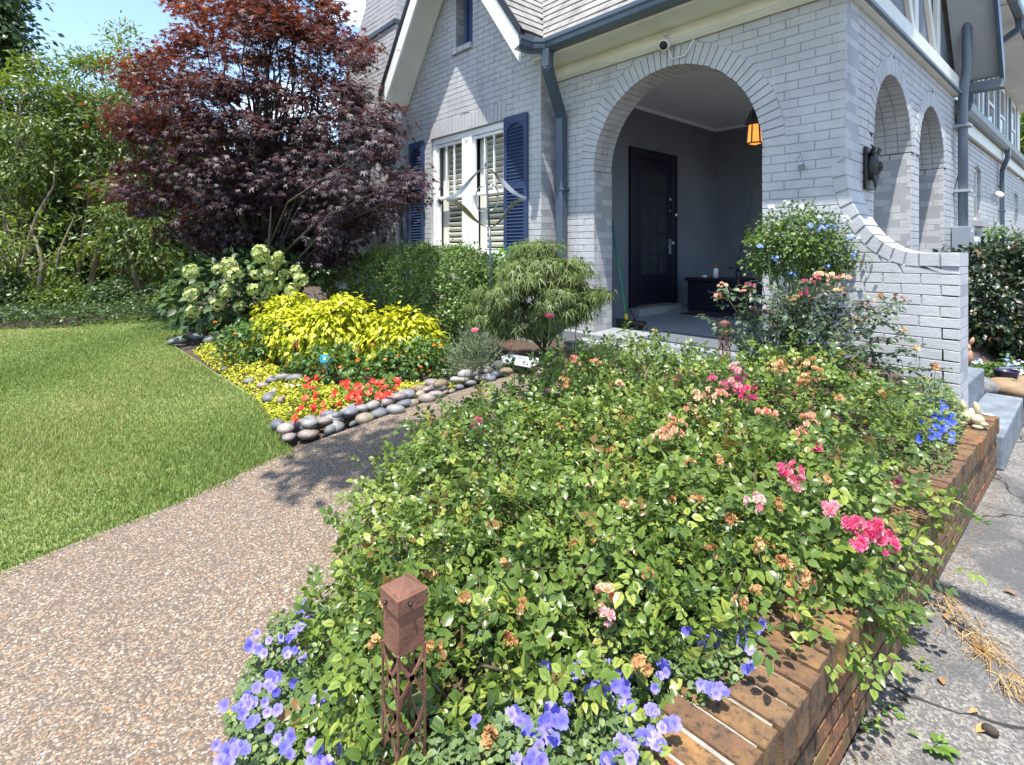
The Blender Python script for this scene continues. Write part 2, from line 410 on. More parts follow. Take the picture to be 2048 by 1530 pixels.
def T_rose(layers=3, seed=0):
    r = random.Random(seed); V = []; F = []; g = []
    for l in range(layers):
        n = 5; tilt = (0.25, 0.75, 1.2)[min(l, 2)]; R = 1.0 - 0.2 * l
        for k in range(n):
            a = 2 * math.pi * (k + 0.5 * l) / n + r.uniform(-.15, .15); w = 0.62 + r.uniform(-.06, .06); o = len(V)
            def P(da, q): return (math.cos(a + da) * q * R * math.cos(tilt * q), math.sin(a + da) * q * R * math.cos(tilt * q), q * R * math.sin(tilt * q) + 0.08 * l)
            for p, q in ((P(0, 0.02), 0.1), (P(-w, 0.62), 0.6), (P(w, 0.62), 0.6), (P(-w * .55, 1.0), 1), (P(w * .55, 1.0), 1), (P(0, 0.7), 0.6)):
                V.append(p); g.append(q)
            F += [(o, o + 1, o + 5), (o, o + 5, o + 2), (o + 1, o + 3, o + 5), (o + 5, o + 4, o + 2), (o + 3, o + 4, o + 5)]
    return np.array(V), np.array(F), np.array(g)
def T_pebble(k=7, seed=0):
    r = random.Random(seed); V = [(0, 0, 0.42)]; g = [0]
    for i in range(k):
        a = 2 * math.pi * i / k; q = 1 + r.uniform(-.22, .18); V.append((q * .62 * math.cos(a), q * .62 * math.sin(a), 0.30)); g.append(.5)
    for i in range(k):
        a = 2 * math.pi * i / k; q = 1 + r.uniform(-.15, .15); V.append((q * math.cos(a), q * math.sin(a), -0.15)); g.append(1)
    F = []
    for i in range(k):
        j = (i + 1) % k; F += [(0, 1 + i, 1 + j), (1 + i, 1 + k + i, 1 + k + j), (1 + i, 1 + k + j, 1 + j)]
    return np.array(V), np.array(F), np.array(g)

def unit(a): return a / np.maximum(np.linalg.norm(a, axis=-1, keepdims=True), 1e-9)
def frames(tip, nrm):
    t = unit(tip); x = unit(np.cross(t, nrm)); n = np.cross(x, t)
    return np.stack([x, t, n], axis=2)            # columns: across, along, out
def bake(name, T, P, R, s, rnd, m, parent, kind=None, smooth=True):
    """one mesh of N placed copies of the shape T"""
    V, F, g = T; N = len(P); nv = len(V); o_ = np.array(off(parent))
    W_ = np.einsum('nij,vj->nvi', R, V) * np.asarray(s).reshape(N, 1, -1) + (P - o_)[:, None, :]
    FF = (F[None] + (np.arange(N) * nv)[:, None, None]).reshape(-1, 3)
    me = tri_mesh(name, W_.reshape(-1, 3), FF, {'rnd': np.repeat(rnd, nv), 'g': np.tile(g, N)}, [m], smooth)
    o = link(bpy.data.objects.new(name, me), parent); OFF[o.name] = off(parent)
    if kind: o['kind'] = kind
    return o
VAR = {}
def singles(name, T, P, R, s, rnd, m, parent, key, kvar=6):
    """each copy an object of its own; alike copies share mesh data"""
    V, F, g = T; o_ = off(parent)
    for p, r, q, c in zip(P, R, s, rnd):
        k = min(kvar - 1, int(c * kvar)); kk = (key, m.name, k)
        if kk not in VAR:
            VAR[kk] = tri_mesh(name, V, F, {'rnd': np.full(len(V), (k + 0.5) / kvar), 'g': g}, [m], True)
        o = bpy.data.objects.new(name, VAR[kk]); COL.objects.link(o); o.parent = parent
        o.matrix_local = Matrix.LocRotScale(Vector(p) - o_, Matrix(r.tolist()).to_quaternion(), Vector((q, q, q)))
def spread_leaves(parent, part, T, P, R, s, rnd, m, n_single=0, front=None, key='leaf', mass='foliage', single_name='leaf'):
    """the n_single pieces that show largest become leaf objects, the rest one part"""
    N = len(P); idx = np.arange(N)
    if n_single:
        d = np.linalg.norm(P - EY, axis=1)
        sc = np.asarray(s) / d
        if front is not None: sc = sc * front
        order = np.argsort(-sc); a, b = order[:n_single], order[n_single:]
        singles(single_name, T, P[a], R[a], np.asarray(s)[a], rnd[a], m, parent, key)
        idx = b
    if len(idx): 
        o = bake(mass, T, P[idx], R[idx], np.asarray(s)[idx], rnd[idx], m, parent, 'stuff' if n_single else None)
        return o

def inpoly(px, py, poly):
    x, y = px, py; c = np.zeros(len(x), bool); n = len(poly)
    for i in range(n):
        x0, y0 = poly[i]; x1, y1 = poly[(i + 1) % n]
        k = ((y0 > y) != (y1 > y)) & (x < (x1 - x0) * (y - y0) / (y1 - y0 + 1e-12) + x0)
        c ^= k
    return c
def edgedist(px, py, poly):
    d = np.full(len(px), 1e9); n = len(poly)
    for i in range(n):
        a = np.array(poly[i], float); b = np.array(poly[(i + 1) % n], float); ab = b - a
        t = np.clip(((px - a[0]) * ab[0] + (py - a[1]) * ab[1]) / (ab @ ab + 1e-9), 0, 1)
        d = np.minimum(d, np.hypot(px - a[0] - t * ab[0], py - a[1] - t * ab[1]))
    return d
def volume(poly, D, half, n, shell=0.5, seed=0, floor=None):
    """n points filling a rounded body at distance D whose outline is the surveyed one; half = half its depth in metres. D may be a function of the image row"""
    r = np.random.default_rng(seed); xs = [p[0] for p in poly]; ys = [p[1] for p in poly]
    px = np.empty(0); py = np.empty(0)
    while len(px) < n:
        x = r.uniform(min(xs), max(xs), n * 2); y = r.uniform(min(ys), max(ys), n * 2)
        k = inpoly(x, y, poly); px = np.append(px, x[k]); py = np.append(py, y[k])
    px, py = px[:n], py[:n]
    d = edgedist(px, py, poly); dm = max(d.max(), 1e-6)
    h = np.sqrt(np.clip(1 - (1 - np.clip(d / dm * 1.25, 0, 1)) ** 2, 0, 1))
    e = r.uniform(-1, 1, n); e = np.sign(e) * np.abs(e) ** shell
    Dm = np.array([D(a, b) for a, b in zip(px, py)]) if callable(D) else np.full(n, D)
    dd = Dm + half * h * e
    u = (px - CX) / FOC; v = (HZ - py) / FOC
    P = np.stack([dd * (FW[0] + u * RT[0]), dd * (FW[1] + u * RT[1]), EYE + dd * v], 1)
    return P, e
def brick3(q, wf, wb, ch=0.002):
    """a brick from the four corners q of its face (u, v), face at wf, back at wb (w = out of the wall), edges eased"""
    q = np.asarray(q, float); c = q.mean(0); i = q + np.sign(c - q) * ch
    V = [(*p, wf) for p in i] + [(*p, wf - ch) for p in q] + [(*p, wb) for p in q]
    return np.array(V)
BF = np.array([(0, 1, 2, 3)] + [(4 + k, 4 + (k + 1) % 4, (k + 1) % 4, k) for k in range(4)] + [(8 + k, 8 + (k + 1) % 4, 4 + (k + 1) % 4, 4 + k) for k in range(4)])
BRICKS = {}      # thing name -> list of (parent part, vertices, material)
def emit_bricks(store, parent, Vs, m):
    for V in Vs: BRICKS.setdefault(store, []).append((parent, V, m))
def finish_bricks(store, limit=300, single='brick', mass='brickwork'):
    items = BRICKS.get(store, [])
    def score(V):
        c = V[:4].mean(0); d = np.linalg.norm(c - EY)
        rel = c - EY; dep = rel[0] * FW[0] + rel[1] * FW[1]
        if dep < 0.3: return 0
        x = CX + FOC * (rel[0] * RT[0] + rel[1] * RT[1]) / dep; y = HZ - FOC * rel[2] / dep
        if not (-30 < x < 2078 and -30 < y < 1560): return 0
        n = np.cross(V[1] - V[0], V[3] - V[0]); return abs(n @ rel) / d ** 3
    order = sorted(range(len(items)), key=lambda i: -score(items[i][1]))
    rest = {}
    for k, i in enumerate(order):
        par, V, m = items[i]
        if k < limit:
            c = V[:4].mean(0); o_ = np.array(off(par))
            me = tri_mesh(single, V - c, BF, None, [m], False)
            o = bpy.data.objects.new(single, me); COL.objects.link(o); o.parent = par; o.location = Vector(c - o_)
        else: rest.setdefault((par.name, m.name), []).append((par, V, m))
    for (pn, mn), l in rest.items():
        par, _, m = l[0]; o_ = np.array(off(par)); VV = np.concatenate([V for _, V, _ in l]) - o_
        FF = (BF[None] + (np.arange(len(l)) * 12)[:, None, None]).reshape(-1, 4)
        o = link(bpy.data.objects.new(mass, tri_mesh(mass, VV, FF, None, [m], False)), par); o['kind'] = 'stuff'; OFF[o.name] = off(par)
class Wall:
    """a masonry wall: org = corner on its face, U along, N out of it, v up"""
    def __init__(s, org, U, N, thick): s.o = np.array(org, float); s.U = np.array(U, float); s.N = np.array(N, float); s.t = thick; s.Z = np.array([0, 0, 1.0])
    def w(s, V): V = np.asarray(V, float); return s.o + V[:, :1] * s.U + V[:, 1:2] * s.Z + V[:, 2:3] * s.N
    def courses(s, spans, z0, z1, ch=0.076, mod=0.235, joint=0.0080, jit=0.0022, seed=1, rows=None, rec=0.006, headers=0):
        """spans(z) -> list of (u0, u1) that are solid at height z. Returns bricks and the core (mortar) geometry"""
        r = random.Random(seed); bricks = []; core = MB()
        n = int(round((z1 - z0) / ch))
        for i in range(n):
            a = z0 + i * ch; b = z1 if i == n - 1 else a + ch
            sa, sb = spans(a + 1e-4), spans(b - 1e-4)
            for _ in range(3):
                if len(sa) <= len(sb): break
                for k in range(len(sb)):
                    g0, g1 = sa[k][1], sa[k + 1][0]
                    if sb[k][0] < g0 and sb[k][1] > g1: g = (g0 + g1) / 2; sb = sb[:k] + [(sb[k][0], g), (g, sb[k][1])] + sb[k + 1:]; break
            if len(sa) != len(sb): sm = sa if len(sa) > len(sb) else sb; sa = sb = sm
            for (a0, a1), (b0, b1) in zip(sa, sb):
                if max(a1 - a0, b1 - b0) < 0.02: continue
                b0, b1 = min(b0, b1), max(b0, b1); a0, a1 = min(a0, a1), max(a0, a1)
                P = s.w([(a0, a, -rec), (a1, a, -rec), (b1, b, -rec), (b0, b, -rec), (a0, a, -s.t), (a1, a, -s.t), (b1, b, -s.t), (b0, b, -s.t)])
                core.add(P, [(0, 1, 2, 3), (5, 4, 7, 6), (4, 0, 3, 7), (1, 5, 6, 2)])
                lo, hi = min(a0, b0), max(a1, b1); o = (mod / 2 if i % 2 else 0) + r.uniform(-.012, .012)
                k0 = math.floor((lo - o) / mod); k1 = math.ceil((hi - o) / mod)
                cuts = [o + k * mod for k in range(k0, k1 + 1)]
                cuts = [lo - 9] + [c for c in cuts if lo + 0.06 < c < hi - 0.06] + [hi + 9]
                for c0, c1 in zip(cuts, cuts[1:]):
                    j = joint / 2
                    q = [(max(c0 + j, a0 + (0 if c0 > lo - 5 else 0)), a + j), (min(c1 - j, a1), a + j), (min(c1 - j, b1), b - j), (max(c0 + j, b0), b - j)]
                    if q[1][0] - q[0][0] < 0.012 and q[2][0] - q[3][0] < 0.012: continue
                    if q[1][0] < q[0][0]: q[0] = q[1] = ((q[0][0] + q[1][0]) / 2, q[0][1])
                    if q[2][0] < q[3][0]: q[2] = q[3] = ((q[2][0] + q[3][0]) / 2, q[2][1])
                    q = [(x + r.uniform(-jit, jit), y + r.uniform(-jit, jit)) for x, y in q]
                    if q[1][0] < q[0][0] or q[2][0] < q[3][0]:
                        q = [q[0], (max(q[0][0] + .002, q[1][0]), q[1][1]), (max(q[3][0] + .002, q[2][0]), q[2][1]), q[3]]
                    bricks.append(s.w(brick3(q, r.uniform(-.0012, .0012), -0.04)))
        return bricks, core
    def ring(s, cu, cv, R, h, a0, a1, step=0.076, depth=0.11, seed=2, rows=1, joint=0.010, proud=0.004):
        r = random.Random(seed); out = []; n = max(3, int(round(abs(a1 - a0) * (R + h / 2) / step * 1.0)))
        for k in range(n):
            b0 = a0 + (a1 - a0) * k / n; b1 = a0 + (a1 - a0) * (k + 1) / n
            for w in range(rows):
                Ri = R + r.uniform(-.003, .003); Ro = R + h + r.uniform(-.004, .004)
                ji, jo = joint / 2 / Ri * np.sign(b1 - b0), joint / 2 / Ro * np.sign(b1 - b0)
                q = [(cu + Ri * math.cos(b0 + ji), cv + Ri * math.sin(b0 + ji)), (cu + Ro * math.cos(b0 + jo), cv + Ro * math.sin(b0 + jo)),
                     (cu + Ro * math.cos(b1 - jo), cv + Ro * math.sin(b1 - jo)), (cu + Ri * math.cos(b1 - ji), cv + Ri * math.sin(b1 - ji))]
                wf = proud + r.uniform(-.002, .002) if w == 0 else -depth * w - joint
                out.append(s.w(brick_ring(q, wf, -depth * (w + 1))))
        return out
def brick_ring(q, wf, wb, ch=0.002):
    q = np.asarray(q, float); c = q.mean(0); d = c - q; i = q + d / np.maximum(np.linalg.norm(d, axis=1, keepdims=True), 1e-6) * ch * 1.4
    return np.array([(*p, wf) for p in i] + [(*p, wf - ch) for p in q] + [(*p, wb) for p in q])

# ================================================================== THE SETTING
def sheet(name, xs, ys, zf, m, kind='structure', mask=None):
    X, Y = np.meshgrid(xs, ys); Z = zf(X, Y); V = np.stack([X, Y, Z], 2).reshape(-1, 3); nx = len(xs); F = []
    for j in range(len(ys) - 1):
        for i in range(nx - 1):
            if mask is not None and not mask((xs[i] + xs[i + 1]) / 2, (ys[j] + ys[j + 1]) / 2): continue
            a = j * nx + i; F.append((a, a + 1, a + nx + 1, a + nx))
    o = link(bpy.data.objects.new(name, tri_mesh(name, V, F, None, [m], True))); o['kind'] = kind; return o
def grade(a, b, n): return list(np.linspace(a, b, n))
xs = [-220, -120, -70, -40, -28, -22] + grade(-18, 4, 111) + [6, 10, 20, 45, 120, 220]
ys = [-120, -60, -30, -15, -8] + grade(-5, 12, 86) + [16, 22, 30, 50, 90, 160, 260]
sheet('ground', xs, ys, lambda X, Y: gz(X, Y) - 0.03 - 0.02 * (X > -0.55), M['soil'])
sheet('drive', [-0.5] + grade(-0.3, 6, 30), grade(-6, 40, 60), lambda X, Y: 0.0 * X + 0.004 * np.sin(X * 3 + Y), M['asphalt'])
def path_left(Y): return np.interp(Y, [-4, -0.3, 0.5, 1.3, 2.3, 3.2, 4.4], [-3.36, -3.14, -3.40, -3.58, -3.64, -3.66, -4.0])
def path_right(Y): return np.interp(Y, [-4, 0.2, 0.45, 1.0, 1.5, 3.0, 4.4], [-0.75, -0.75, -0.9, -1.55, -1.8, -1.85, -1.9])
pv = []; pf = []; py_ = grade(-4, 4.4, 43)
for y in py_:
    l, r = float(path_left(y)), float(path_right(y))
    for k in range(9): x = l + (r - l) * k / 8; pv.append((x, y, float(gz(x, y)) + 0.012))
for j in range(len(py_) - 1):
    for i in range(8): a = j * 9 + i; pf.append((a, a + 1, a + 10, a + 9))
po = link(bpy.data.objects.new('path', tri_mesh('path', pv, pf, None, [M['agg']], True))); po['kind'] = 'structure'
# loose top layer of the exposed aggregate, near enough to be told apart
n = 120000; yy = -0.6 + 4.2 * rng.random(n) ** 1.35; l, r = path_left(yy), path_right(yy) + 0.3
xx = l + (r - l) * rng.random(n); dd = np.hypot(xx, yy); k = rng.random(n) < np.clip((2.3 / dd) ** 1.6, 0, 1); xx, yy = xx[k], yy[k]; n = len(xx)
P = np.stack([xx, yy, gz(xx, yy) + 0.0125], 1); a = rng.random(n) * 6.283
R = frames(np.stack([np.cos(a), np.sin(a), rng.normal(0, .12, n)], 1), np.stack([rng.normal(0, .12, n), rng.normal(0, .12, n), np.ones(n)], 1))
sz = 0.0026 + 0.0032 * rng.random(n) ** 2
sv = np.stack([sz, sz * rng.uniform(.9, 1.7, n), sz * rng.uniform(.35, .7, n)], 1)
bake('aggregate_pebbles', T_pebble(5), P, R, sv, rng.random(n), M['pebble'], None, 'stuff')
# lawn
LX = [(-3.0, -6), (-3.06, -0.3)]
def bed_edge(Y): return np.interp(Y, BEY, BEX)
bed_px = [(566, 888), (548, 850), (520, 800), (470, 762), (432, 738), (400, 712), (345, 692)]
bed_w = [ground(*p) for p in bed_px]
BEY = np.array([p[1] for p in bed_w]); BEX = np.array([p[0] for p in bed_w])
def is_lawn(x, y):
    if x < -13.2 + 0.4 * math.sin(y * 1.3): return False
    if y < BEY[0]: return x < path_left(y) + 0.02
    if y < BEY[-1]: return x < float(bed_edge(y)) + 0.06
    return x < BEX[-1] - 0.6 and y < 2.6
sheet('lawn', grade(-15, -2.6, 125), grade(-7, 3, 101), lambda X, Y: gz(X, Y) + 0.0, M['turf'], mask=is_lawn)
n = 700000; dd = 2.2 + 12.0 * rng.random(n) ** 0.75; aa = rng.uniform(math.radians(150), math.radians(196), n)
gx, gy = dd * np.cos(aa), dd * np.sin(aa)
k = np.where(gy < BEY[0], gx < path_left(gy) + 0.04 + 0.045 * np.sin(gy * 9) * np.sin(gy * 23 + 1) + rng.normal(0, .025, n), np.where(gy < BEY[-1], gx < bed_edge(gy) + 0.03, (gx < BEX[-1] - 0.5) & (gy < 2.7))) & (gx > -13.3 + 0.4 * np.sin(gy * 1.3))
gx, gy = gx[k], gy[k]; k = rng.random(len(gx)) < np.clip((4.2 / np.hypot(gx, gy)) ** 0.8, .25, 1); gx, gy = gx[k][:330000], gy[k][:330000]; n = len(gx)
ha = rng.random(n) * 6.283; hh = (0.016 + 0.018 * rng.random(n)) * (1 + 0.35 * np.sin(gx * 2.1) * np.cos(gy * 2.7)); lean = rng.uniform(0.1, 0.75, n)
ww = 0.0016 + 0.0006 * np.hypot(gx, gy) ** 0.8
B0 = np.stack([gx, gy, gz(gx, gy)], 1); dx = np.stack([np.cos(ha), np.sin(ha), 0 * ha], 1); px_ = np.stack([-np.sin(ha), np.cos(ha), 0 * ha], 1)
tip = B0 + dx * (hh * lean)[:, None] + np.array([0, 0, 1]) * hh[:, None]
V = np.stack([B0 - px_ * ww[:, None], B0 + px_ * ww[:, None], tip], 1).reshape(-1, 3)
rn = np.clip(0.44 + 0.30 * np.clip(np.sin(gx * 3.1 + 2) * np.sin(gy * 3.7) - .55, 0, 1) + 0.20 * np.sin(gx * 0.9 + 1.3 * np.sin(gy * 1.1)) * np.cos(gy * 0.8) + rng.normal(0, .27, n), 0, 1)
go = link(bpy.data.objects.new('grass', tri_mesh('grass', V, np.arange(3 * n).reshape(-1, 3), {'rnd': np.repeat(rn, 3), 'g': np.tile([0, 0, 1.0], n)}, [M['grass']], True)))
go['kind'] = 'stuff'
sheet('road', [-19.0, -17.5, -16.0], grade(-14, 26, 9), lambda X, Y: gz(X, Y) + 0.01, M['road'])
sheet('field', [-160, -60, -26, -19.2], grade(-60, 60, 13), lambda X, Y: gz(X, Y) - 0.005, M['lot'])

# ================================================================== THE HOUSE
house = thing('house', 'grey painted brick house with navy door and shutters, steep gable and arched porch', 'house', (-3.0, 6.5, 0.4))
bk, mo = M['brick'], M['mortar']
FY, AX, AR, AZ, AH = 4.81, -3.015, 0.945, 2.30, 0.20
BCX, BCZ, BA, BB = -0.95, 2.10, 0.47, 0.72
def right_edge(z):
    if z < 1.28: return -0.72
    if z < BCZ: return BCX - (BA + .1) * math.sqrt(max(0, 1 - ((z - BCZ) / (BB + .1)) ** 2))
    return -1.42
def front_spans(z):
    r = right_edge(z)
    if z < AZ: return [(-4.56, AX - AR), (AX + AR, r)]
    q = (AR + AH) ** 2 - (z - AZ) ** 2
    if q > 0: w = math.sqrt(q); return [(-4.56, AX - w), (AX + w, r)]
    return [(-4.56, r)]
def masonry(name, wall, spans, z0, z1, extra=(), extra_core=None, seed=1, **kw):
    b, core = wall.courses(spans, z0, z1, seed=seed, **kw)
    if extra_core: extra_core(core)
    o = core.build(name, mo, house)
    emit_bricks('house', o, b + list(extra), bk)
    return o
fw = Wall((0, FY, 0), (1, 0, 0), (0, -1, 0), 0.33)
def ring_core(core, wall, cu, cv, Ri, Ro, a0, a1, n=28, w0=-.008, w1=-.33):
    V = []
    for k in range(n + 1):
        a = a0 + (a1 - a0) * k / n
        for R_, w in ((Ri, w0), (Ro, w0), (Ro, w1), (Ri, w1)): V.append((cu + R_ * math.cos(a), cv + R_ * math.sin(a), w))
    F = []
    for k in range(n):
        for j in range(4): F.append((k * 4 + j, k * 4 + (j + 1) % 4, k * 4 + 4 + (j + 1) % 4, k * 4 + 4 + j))
    core.add(wall.w(V), F)
ex = fw.ring(AX, AZ, AR, AH, 0, math.pi, step=0.074, depth=0.105, rows=3)
def el_pt(t, h): return (BCX + (BA + h) * math.cos(t), BCZ + (BB + h) * math.sin(t))
for k in range(10):
    t0, t1 = math.pi * (1 + k / 20) + .012, math.pi * (1 + (k + 1) / 20) - .012
    for w0, w1 in ((.004, -.165), (-.173, -.335)): ex.append(fw.w(brick_ring([el_pt(t0, 0), el_pt(t0, .1), el_pt(t1, .1), el_pt(t1, 0)], w0, w1)))
for u0, u1 in ((-0.95, -0.83), (-0.825, -0.715)): ex.append(fw.w(brick3([(u0 + .004, 1.286), (u1 - .004, 1.286), (u1 - .004, 1.38), (u0 + .004, 1.38)], .004, -.335)))
def fcore(c):
    ring_core(c, fw, AX, AZ, AR + .008, AR + AH, 0, math.pi)
    V = []
    for k in range(13):
        t = math.pi * (1 + k / 24)
        for h, w in ((.007, -.006), (.1, -.006), (.1, -.33), (.007, -.33)): V.append((*el_pt(t, h), w))
    c.add(fw.w(V), [(k * 4 + j, k * 4 + (j + 1) % 4, k * 4 + 4 + (j + 1) % 4, k * 4 + 4 + j) for k in range(12) for j in range(4)])
    c.add(fw.w([(-0.95, 1.28, -.01), (-0.73, 1.28, -.01), (-0.73, 1.372, -.01), (-0.95, 1.372, -.01), (-0.95, 1.28, -.32), (-0.73, 1.28, -.32), (-0.73, 1.372, -.32), (-0.95, 1.372, -.32)]), [(0, 1, 2, 3), (3, 2, 6, 7), (1, 5, 6, 2), (5, 4, 7, 6)])
porch_wall = masonry('porch_wall', fw, front_spans, 0.24, 3.44, ex, fcore, 3)
# inner faces of the arch jambs, brick by brick
for X0, N in ((AX - AR, (1, 0, 0)), (AX + AR, (-1, 0, 0))):
    jw = Wall((X0, 0, 0), (0, 1, 0), N, 0.03)
    b, _ = jw.courses(lambda z: [(FY + .004, FY + .325)], 0.24, AZ - .004, seed=9, mod=0.16)
    emit_bricks('house', porch_wall, b, bk)
bw = Wall((-0.72, 0, 0), (0, 1, 0), (1, 0, 0), 0.1)
masonry('wing_wall_end', bw, lambda z: [(FY + .006, FY + .33)], 0.16, 1.284, seed=12, mod=0.33)
# side wall with two arches
sw = Wall((-1.42, 0, 0), (0, 1, 0), (1, 0, 0), 0.33)
ARCH = ((6.21, 0.65), (7.84, 0.64)); SZ, SH = 2.42, 0.165
def side_spans(z):
    e = [4.815]; 
    for c, R_ in ARCH:
        if z < 0.5: continue
        if z < SZ: w = R_
        else:
            q = (R_ + SH) ** 2 - (z - SZ) ** 2
            if q <= 0: continue
            w = math.sqrt(q)
        e += [c - w, c + w]
    e.append(9.15); return [(e[i], e[i + 1]) for i in range(0, len(e), 2)]
ex = []
for c, R_ in ARCH: ex += sw.ring(c, SZ, R_, SH, 0, math.pi, step=0.074, depth=0.11, rows=3, seed=int(c * 10))
def score_(c):
    for cc, R_ in ARCH: ring_core(c, sw, cc, SZ, R_ + .008, R_ + SH, 0, math.pi)
side_wall = masonry('side_wall', sw, side_spans, 0.0, 3.42, ex, score_, 5)
for c, R_ in ARCH:
    for Y0, N in ((c - R_, (0, 1, 0)), (c + R_, (0, -1, 0))):
        jw = Wall((0, Y0, 0), (1, 0, 0), N, 0.03)
        b, _ = jw.courses(lambda z: [(-1.745, -1.424)], 0.5, SZ - .004, seed=int(Y0 * 7), mod=0.16)
        emit_bricks('house', side_wall, b, bk)
# the gable
GY, GX, PITCH, SOF = 4.55, -5.98, 1.37, 5.90
WX0, WX1, WZ0, WZ1 = -6.90, -5.18, 1.30, 3.06
gw = Wall((0, GY, 0), (1, 0, 0), (0, -1, 0), 0.25)
def gable_spans(z):
    h = (SOF - z) / PITCH; l, r = max(-7.62, GX - h), min(-4.552, GX + h)
    if WZ0 < z < WZ1 + .235: return [(l, WX0), (WX1, r)]
    if 4.24 < z < 5.40 and l < -6.27: return [(l, -6.26), (-5.87, r)]
    if 4.24 < z < 5.40: return [(-5.87, r)]
    return [(l, r)]
ex = []; n = int((WX1 - WX0) / 0.078)
for k in range(n):
    a = WX0 + (WX1 - WX0) * k / n; b = WX0 + (WX1 - WX0) * (k + 1) / n
    ex.append(gw.w(brick3([(a + .005, WZ1 + .006), (b - .005, WZ1 + .006), (b - .005, WZ1 + .23), (a + .005, WZ1 + .23)], .006, -.05)))
for a, b in ((-6.31, -6.17), (-6.165, -6.02), (-6.015, -5.86)):
    ex.append(gw.w(brick3([(a, 4.165), (b - .006, 4.165), (b - .006, 4.238), (a, 4.238)], .05, -.10)))
def gcore(c): c.add(gw.w([(WX0, WZ1, -.008), (WX1, WZ1, -.008), (WX1, WZ1 + .235, -.008), (WX0, WZ1 + .235, -.008), (WX0, WZ1, -.2), (WX1, WZ1, -.2)]), [(0, 1, 2, 3), (0, 4, 5, 1)])
masonry('gable_wall', gw, gable_spans, 0.20, 5.85, ex, gcore, 6)
rw = Wall((-4.552, 0, 0), (0, 1, 0), (1, 0, 0), 0.2)
masonry('gable_return', rw, lambda z: [(GY + .004, FY)], 0.20, 3.62, seed=7, mod=0.27)
for a, b, name in ((WX0, WX1, 'window_jamb'),):
    for X0, N in ((a, (1, 0, 0)), (b, (-1, 0, 0))):
        jw = Wall((X0, 0, 0), (0, 1, 0), N, 0.02); bb, _ = jw.courses(lambda z: [(GY + .004, GY + .12)], WZ0, WZ1, seed=4, mod=0.5)
        emit_bricks('house', bpy.data.objects['gable_wall'], bb, bk)
jw = Wall((-6.26, 0, 0), (0, 1, 0), (1, 0, 0), 0.02); bb, _ = jw.courses(lambda z: [(GY + .004, GY + .16)], 4.24, 5.4, seed=4, mod=0.5)
emit_bricks('house', bpy.data.objects['gable_wall'], bb, bk)
# chimney
def chim_left(z): return float(np.interp(z, [0, 4.2, 4.7, 5.2, 5.6, 9], [-9.9, -9.7, -9.4, -8.9, -8.62, -8.6]))
cw = Wall((0, 4.36, 0), (1, 0, 0), (0, -1, 0), 0.4)
chimney = masonry('chimney', cw, lambda z: [(chim_left(z), -7.615)], 0.2, 7.4, seed=8, jit=.004)
cs = Wall((-7.615, 0, 0), (0, 1, 0), (1, 0, 0), 0.3)
b, core = cs.courses(lambda z: [(4.364, 5.4)], 0.2, 7.4, seed=9, jit=.004); o = core.build('chimney_flank', mo, house); emit_bricks('house', o, b, bk)
f = MB(); f.bar((-9.2, 4.345, 4.98), (-7.60, 4.345, 5.02), 0.03, 0.07); f.bar((-7.60, 4.33, 5.02), (-7.60, 4.9, 5.02), 0.03, 0.07); f.build('flashing', M['slate'], house)
# rear wing
win_rear = [(10.78, 11.40, 1.86, 2.70), (13.3, 13.95, 1.86, 2.62), (15.6, 16.4, 1.86, 2.62), (19.0, 19.8, 1.86, 2.62)]
nw = Wall((-1.44, 0, 0), (0, 1, 0), (1, 0, 0), 0.25)
def rear_spans(z):
    e = [9.16]
    for a, b, c, d in win_rear:
        if c < z < d: e += [a, b]
    e.append(27.0); return [(e[i], e[i + 1]) for i in range(0, len(e), 2)]
masonry('wing_wall', nw, rear_spans, 0.0, 3.02, seed=10)
for a, b, c, d in win_rear:
    w = MB(); w.mat(M['cream']); X = -1.53
    w.box((X, a, c), (X + .04, a + .06, d)); w.box((X, b - .06, c), (X + .04, b, d)); w.box((X, a + .06, d - .06), (X + .04, b - .06, d)); w.box((X, a + .06, c), (X + .04, b - .06, c + .06)); w.box((X, a + .06, (c + d) / 2 - .02), (X + .035, b - .06, (c + d) / 2 + .02))
    wo_ = w.build('window', None, house, .003)
    g = MB(); g.box((X - .02, a, c), (X - .005, b, d)); g.build('pane', M['glass'], wo_)
    jw = Wall((0, b, 0), (1, 0, 0), (0, -1, 0), 0.02); bb, _ = jw.courses(lambda z: [(-1.53, -1.444)], c, d, seed=4, mod=0.5); emit_bricks('house', bpy.data.objects['wing_wall'], bb, bk)
    s = MB(); s.box((-1.5, a - .08, c - .10), (-1.36, b + .08, c - .004)); s.build('window_sill', mo, wo_, .004)
v = MB(); v.box((-1.45, 10.9, 1.42), (-1.425, 11.5, 1.70)); v.build('foundation_vent', M['meterbox'], house, .004)
v = MB(); v.mat(M['grey_metal'])
for a, b in ((14.6, 14.68), (16.0, 16.08)): v.box((-1.42, a, 0.9), (-1.36, b, 1.52))
v.box((-1.42, 14.68, 1.44), (-1.36, 16.0, 1.52)); vo = v.build('basement_window', None, house, .004)
g = MB(); g.box((-1.41, 14.68, 0.9), (-1.395, 16.0, 1.44)); g.build('pane', M['glass'], vo)
